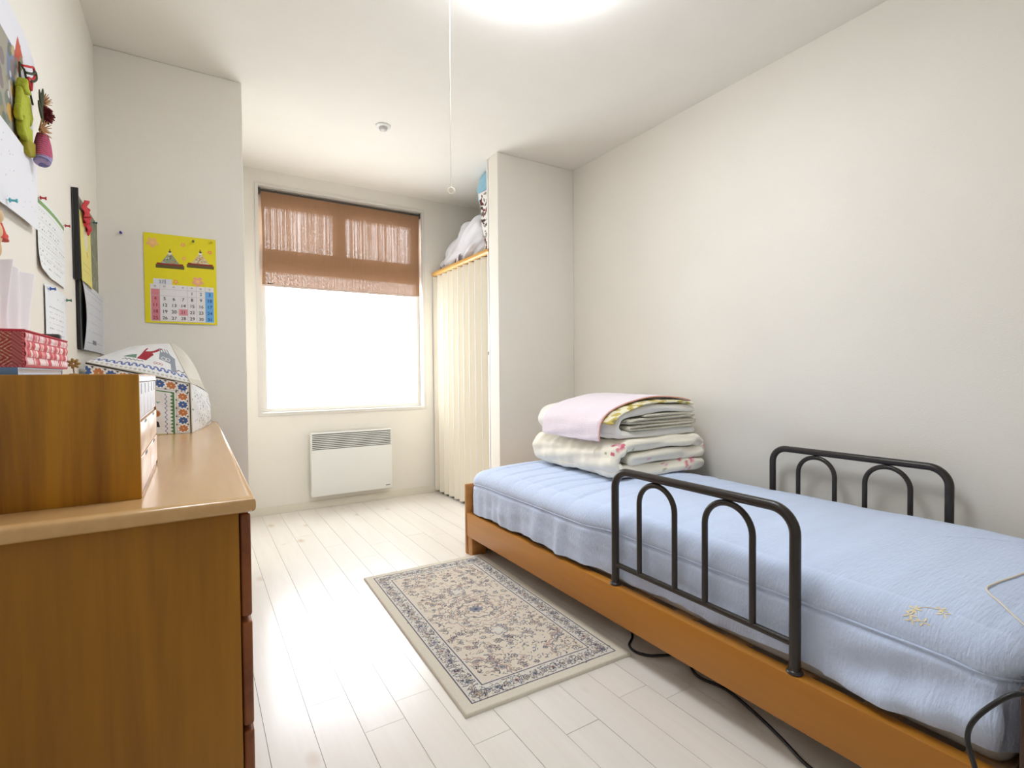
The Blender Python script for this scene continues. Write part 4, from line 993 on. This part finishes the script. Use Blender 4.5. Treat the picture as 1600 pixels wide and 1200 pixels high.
    tube('bow', smooth_path([(x+.004, 1.63, 1.708), (x+.012, 1.66, 1.722), (x+.012, 1.69, 1.735), (x+.012, 1.70, 1.720), (x+.012, 1.675, 1.700), (x+.01, 1.65, 1.690), (x+.012, 1.662, 1.668), (x+.012, 1.672, 1.690)], 6), .0026, cr_, t3, 8)
    tube('knot', smooth_path([(x+.006, 1.645, 1.70), (x+.014, 1.672, 1.712), (x+.014, 1.695, 1.728), (x+.014, 1.70, 1.712), (x+.010, 1.668, 1.69)], 6), .0030, cg, t3, 8)
    for i, (ya, yb, za, zb, mm) in enumerate(((1.598, 1.690, 1.592, 1.650, lime), (1.586, 1.655, 1.568, 1.606, lime), (1.600, 1.670, 1.530, 1.580, lime), (1.625, 1.685, 1.508, 1.545, olive), (1.603, 1.638, 1.646, 1.670, lime))):
        bm = bmesh.new(); add_box(bm, (x-.004, ya, za), (x+.008+.002*i, yb, zb), .005, 3)
        bmesh.ops.subdivide_edges(bm, edges=bm.edges[:], cuts=2, use_grid_fill=True)
        for v in bm.verts: v.co.x += .003*math.sin(v.co.y*90+i*2)*math.sin(v.co.z*110); v.co.z += .004*math.sin(v.co.y*70+i)
        link('cloth_fold', mesh_of(bm, True), mm, t3)
    bm = bmesh.new(); rr = random.Random(6)
    fc = Vector((x+.022, 1.728, 1.640))
    for _ in range(70):
        d = Vector((rr.uniform(.0, 1), rr.uniform(-1, 1), rr.uniform(-1, 1))).normalized()
        q = d.to_track_quat('Z', 'Y').to_matrix().to_4x4(); bmesh.ops.create_cone(bm, segments=5, radius1=.0055, radius2=.001, depth=.016, matrix=Matrix.Translation(fc+d*.014) @ q)
    link('flower_head', mesh_of(bm), wine, t3)['label'] = 'dark red flower head'
    bm = bmesh.new()
    for cc, n in ((Vector((x+.018, 1.738, 1.672)), 26), (Vector((x+.018, 1.705, 1.592)), 30)):
        for _ in range(n):
            d = Vector((rr.uniform(.1, .6), rr.uniform(-1, 1), rr.uniform(-.8, 1))).normalized()
            q = d.to_track_quat('Z', 'Y').to_matrix().to_4x4(); bmesh.ops.create_cone(bm, segments=4, radius1=.003, radius2=.0004, depth=.030, matrix=Matrix.Translation(cc+d*.014) @ q)
    link('straw_tassel', mesh_of(bm), straw, t3)['kind'] = 'stuff'
    for yy, zz, a in ((1.690, 1.655, .5), (1.706, 1.672, -.3), (1.686, 1.630, .9)):
        bm = bmesh.new(); bmesh.ops.create_uvsphere(bm, u_segments=10, v_segments=8, radius=1, matrix=Matrix.Translation((x+.024, yy, zz)) @ Matrix.Rotation(a, 4, 'X') @ Matrix.Diagonal((.003, .008, .030, 1))); link('leaf', mesh_of(bm, True), cg, t3)
    # knitted sock charm
    c = Canvas(1, 1, .02, (190, 90, 110)); 
    P = smooth_path([(x+.022, 1.708, 1.585), (x+.022, 1.708, 1.566), (x+.022, 1.705, 1.545), (x+.024, 1.694, 1.522), (x+.024, 1.682, 1.505)], 12)
    R_ = [.002]+[.0105+.008*math.sin(min(1, i/len(P)*1.1)*math.pi*.75) for i in range(len(P)-4)]+[.015, .009, .001]
    bm = bmesh.new(); add_tube(bm, P, R_[:len(P)], 24); me = mesh_of(bm, True)
    a = me.color_attributes.new('Col', 'FLOAT_COLOR', 'POINT')
    for i, v in enumerate(me.vertices):
        z = v.co.z; k = math.sin(z*900+v.co.y*420); col = (206, 96, 120) if k > -.2 else (150, 70, 110)
        if z < 1.522: col = (176, 160, 200) if k > 0 else (120, 120, 170)
        a.data[i].color = (*lin(col), 1)
    o = link('knitted_sock', me, M['cloth'], t3); o['label'] = 'pink knitted sock charm'
    # little doll at the frame edge
    t4 = thing('small_doll', 'small cream doll with a red bib hanging under the papers', 'doll', (XW+.01, 1.42, 1.21))
    cream = mat('doll_cream', srgb(226, 192, 150), .8); redm = mat('doll_red', srgb(206, 52, 36), .6)
    def ell(nm, ctr, s, mm):
        bm = bmesh.new(); bmesh.ops.create_uvsphere(bm, u_segments=20, v_segments=14, radius=1, matrix=Matrix.Translation(ctr) @ Matrix.Diagonal((*s, 1))); return link(nm, mesh_of(bm, True), mm, t4)
    ell('head', (XW+.016, 1.408, 1.300), (.011, .016, .016), cream); ell('body', (XW+.014, 1.408, 1.266), (.011, .018, .026), cream)
    ell('leg', (XW+.014, 1.400, 1.236), (.007, .008, .018), cream); ell('leg', (XW+.014, 1.417, 1.236), (.007, .008, .018), cream)
    bm = bmesh.new(); bmesh.ops.create_cone(bm, segments=20, radius1=.026, radius2=.006, depth=.034, cap_ends=True, matrix=Matrix.Translation((XW+.018, 1.424, 1.273)) @ Matrix.Diagonal((.45, 1, 1, 1))); link('bib', mesh_of(bm, True, 50), redm, t4)
    ell('arm', (XW+.018, 1.444, 1.268), (.007, .012, .006), redm)
    tube('hanger', [(XW+.016, 1.408, 1.314), (XW+.012, 1.415, 1.345)], .001, cg, t4, 6)
wall_things()
# ------------------------------------------------------------------ yellow calendar on the alcove wall
def yellow_calendar():
    y = YR; x0, x1, z0, z1 = -.186, .094, 1.220, 1.624; W, H = x1-x0, z1-z0
    t0 = thing('picture_calendar', 'yellow March calendar with two court dolls on the alcove wall', 'calendar', (x0+W/2, y, z0))
    c = Canvas(W, H, .0014, (240, 224, 24))
    def blossom(x, yy, s, col): 
        c.petals(x, yy, s, 5, col, .45, .3); c.petals(x, yy, s*.4, 5, (250, 200, 130), .4)
    sx, sy = W/660, H/835     # zoomed pixels of the sheet
    q = lambda px, py: ((px-335)*sx, H-((py-195-(px-335)*.085)*sy))
    for px, py, s, col in ((410, 290, .024, (244, 190, 120)), (685, 307, .010, (246, 170, 90)), (935, 375, .010, (246, 150, 70)), (692, 437, .009, (246, 180, 90)), (612, 660, .011, (246, 160, 80)), (815, 660, .024, (246, 176, 140))):
        blossom(*q(px, py), s, col)
    for cx, rob, in ((565, (150, 164, 140)), (845, (226, 200, 150))):
        X, Y = q(cx, 520)
        c.rect(X-.055, Y-.006, X+.055, Y+.010, (96, 84, 40)); c.rect(X-.050, Y+.009, X+.050, Y+.017, (150, 44, 36))
        c.poly([(X-.036, Y+.016), (X+.036, Y+.016), (X+.006, Y+.062), (X-.006, Y+.062)], rob)
        r = random.Random(cx)
        for _ in range(46):
            a = r.uniform(0, 1); c.disc(X+r.uniform(-1, 1)*.032*(1-a), Y+.018+a*.040, .0026, r.choice(((90, 110, 84), (230, 226, 210), (214, 180, 90), (120, 120, 110), (206, 130, 110))))
        c.disc(X, Y+.063, .0075, (244, 234, 216)); c.disc(X, Y+.070, .0055, (60, 54, 40), 1, 1.1, .7); c.rect(X-.0012, Y+.07, X+.0012, Y+.083, (60, 54, 40))
    # month tab and table
    gx0, gx1, gy0, gy1 = .021, W-.012, .008, .176
    c.rect(gx0+.012, gy1-.004, gx0+.082, gy1+.024, (230, 230, 238)); c.rect(gx0, gy0, gx1, gy1, (240, 236, 236))
    cw = (gx1-gx0)/7; hh = .022; ch = (gy1-gy0-hh)/5
    c.rect(gx0+.002, gy0+.002, gx0+cw-.001, gy1-hh, (226, 140, 150)); c.rect(gx1-cw+.001, gy0+.002, gx1-.001, gy1-hh, (110, 180, 240))
    c.rect(gx0+3*cw, gy0+ch, gx0+4*cw, gy0+2*ch, (232, 160, 168))
    for k in range(8): c.rect(gx0+k*cw-.0005, gy0, gx0+k*cw+.0005, gy1, (206, 196, 204))
    for k in range(6): c.rect(gx0, gy0+k*ch-.0005, gx1, gy0+k*ch+.0005, (206, 196, 204))
    fn = lambda X, Y: (x0+X, y-.0035-.004*np.sin(np.clip(X/W, 0, 1)*3.1)*(1-Y/H), z0+Y)
    wall_sheet('sheet', c, M['print'], fn, t0)
    box('pad', (x0+.004, y-.003, z0+.004), (x1-.004, y-.0004, z1-.002), M['paper'], t0)
    mx = lambda X, Y: Matrix.Translation((x0+X, y-.0048-.004*math.sin(min(1, X/W)*3.1)*(1-Y/H), z0+Y)) @ Matrix.Rotation(math.pi/2, 4, 'X')
    K, Rr, Bb, G = [], [], [], []
    for d in range(1, 32):
        i = d+3; col, row = i % 7, i//7
        X = gx0+(col+.5)*cw; Y = gy1-hh-(row+.5)*ch
        (Rr if col == 0 or d == 21 else Bb if col == 6 else K).append((str(d), .0205, mx(X, Y)))
    for k, s in enumerate('日月火水木金土'): G.append((s, .010, mx(gx0+(k+.5)*cw, gy1-hh/2)))
    G.append(('3月', .020, mx(gx0+.047, gy1+.010)))
    for o in (text_mesh(K, 'day_numbers', M['ink'], t0), text_mesh(Rr, 'holiday_numbers', M['inkred'], t0), text_mesh(Bb, 'saturday_numbers', M['inkblue'], t0), text_mesh(G, 'headings', M['inkgrey'], t0)): o['kind'] = 'stuff'
    pin(.003, y-.006, 1.603, (100, 110, 60, 'moss'), 'moss green push pin near the top middle of the yellow calendar', 'y')
    pin(.078, y-.006, 1.612, (226, 206, 60, 'yellow'), 'yellow push pin at the top right corner of the yellow calendar', 'y')
    pin(-.266, y-.001, 1.608, (70, 60, 160, 'violet'), 'violet push pin alone on the wall left of the yellow calendar', 'y')
yellow_calendar()
# ------------------------------------------------------------------ things stored on top of the closet
def storage():
    z0 = 1.8036
    def lump(name, ctr, s, m, parent, seed, amp=.03, n=64, sq=.65, colfn=None):
        U, V = np.meshgrid(np.linspace(0, 2*np.pi, n*2, endpoint=False), np.linspace(-math.pi/2, math.pi/2, n))
        f = lambda a, p: np.sign(a)*abs(a)**p
        X, Y, Z = f(np.cos(V), sq)*f(np.cos(U), sq), f(np.cos(V), sq)*f(np.sin(U), sq), f(np.sin(V), sq)
        P = np.stack([X*s[0], Y*s[1], Z*s[2]], -1)
        d = amp*(.5*sines(P[..., 0]+P[..., 2]*.7, P[..., 1], seed, 20, 3, 26, .9)*.35+.25*abs(sines(P[..., 0]*1.3, P[..., 2]*2+P[..., 1], seed+1, 12, 6, 30, .6))-.2)
        nn = P/(np.linalg.norm(P, axis=-1, keepdims=True)+1e-9); P = P+nn*d[..., None]
        return P, ctr
    t0 = thing('storage_bag', 'white plastic bag of bedding lying on top of the closet', 'bag', (1.92, 3.54, z0))
    P, c = lump('b', None, (.20, .36, .17), None, None, 3, .045)
    yy = (P[..., 1]+.36)/.72   # 0 near side, 1 at the window side
    P[..., 2] = (P[..., 2]+.17)*(1.02-.50*np.clip(yy, 0, 1)**1.6)
    P[..., 2] = np.maximum(P[..., 2], .002)
    P = P+np.array([1.925, 3.555, z0+.001]); P[..., 1] = np.maximum(P[..., 1], 3.222)
    link('bag_body', grid_mesh(P, closed_u=True), M['bag'], t0)
    c = Canvas(.12, .34, .003, (238, 236, 240)); r = random.Random(2)
    for _ in range(26): c.disc(r.uniform(0, .12), r.uniform(0, .34), r.uniform(.006, .014), r.choice(((60, 60, 66), (120, 124, 130), (190, 60, 50), (90, 90, 100))))
    X, Y = c.X, c.Y
    P2 = np.stack([1.735+.02*np.sin(Y*9)+.06*np.clip((X-.06)/.06, 0, 1)**2, 3.56+Y, z0+.004+X*1.0+.012*np.sin(Y*20)], -1)
    o = link('patterned_cloth', grid_mesh(P2, color=c.C), M['cloth'], t0); solidify(o, .004, 1)
    t1 = thing('paper_carrier_bag', 'tall white carrier bag with brown and red pattern on the closet top', 'bag', (1.9, 3.08, z0))
    pm = None
    W, H = .30, .47; 
    def pat(W, H):
        c = Canvas(W, H, .003, (240, 236, 232)); r = random.Random(13)
        for _ in range(int(W*H*1300)):
            x, y = r.uniform(0, W), r.uniform(0, H*.96); s = r.uniform(.008, .015); a = r.uniform(0, 3.14)
            col = r.choice(((120, 112, 104), (100, 40, 36), (150, 144, 136), (74, 60, 56), (130, 50, 46)))
            c.poly([(x+s*math.cos(a+k*1.57)*(1.7 if k % 2 else .8), y+s*math.sin(a+k*1.57)*(1.7 if k % 2 else .8)) for k in range(4)], col)
        return c
    B = [(1.745, 3.150), (1.745, 2.990), (2.05, 2.990), (2.05, 3.150)]; T_ = [(1.725, 3.200), (1.725, 2.990), (2.06, 2.990), (2.06, 3.200)]
    for k in range(4):
        a, b, ta, tb = B[k], B[(k+1) % 4], T_[k], T_[(k+1) % 4]; w_ = math.hypot(a[0]-b[0], a[1]-b[1]); c = pat(max(w_, .1), .44)
        U = c.X/c.w; V = c.Y/c.h
        XX = (a[0]*(1-U)+b[0]*U)*(1-V)+(ta[0]*(1-U)+tb[0]*U)*V; YY = (a[1]*(1-U)+b[1]*U)*(1-V)+(ta[1]*(1-U)+tb[1]*U)*V
        wob = .006*np.sin(U*6+V*5)*np.sin(V*7)
        o = link('bag_side', grid_mesh(np.stack([XX+wob*(k % 2 == 0), YY+wob*.5*(k == 3)*0, z0+V*.44], -1), color=c.C), M['cloth'], t1); solidify(o, .002, 0)
    box('bag_bottom', (1.75, 2.995, z0+.0005), (2.045, 3.145, z0+.003), M['paper'], t1)
    t2 = thing('blue_plastic_bundle', 'crumpled pale blue plastic bag stuffed into the patterned carrier bag', 'plastic bag', (1.86, 3.1, z0+.3))
    P, _ = lump('b', None, (.135, .125, .125), None, None, 21, .03)
    P = P+np.array([1.868, 3.16, z0+.495]); P[..., 1] = np.maximum(P[..., 1], 3.005); P[..., 2] = np.minimum(P[..., 2], 2.392)
    link('bundle_body', grid_mesh(P, closed_u=True), M['blueplastic'], t2)
storage()
print('stage 3')
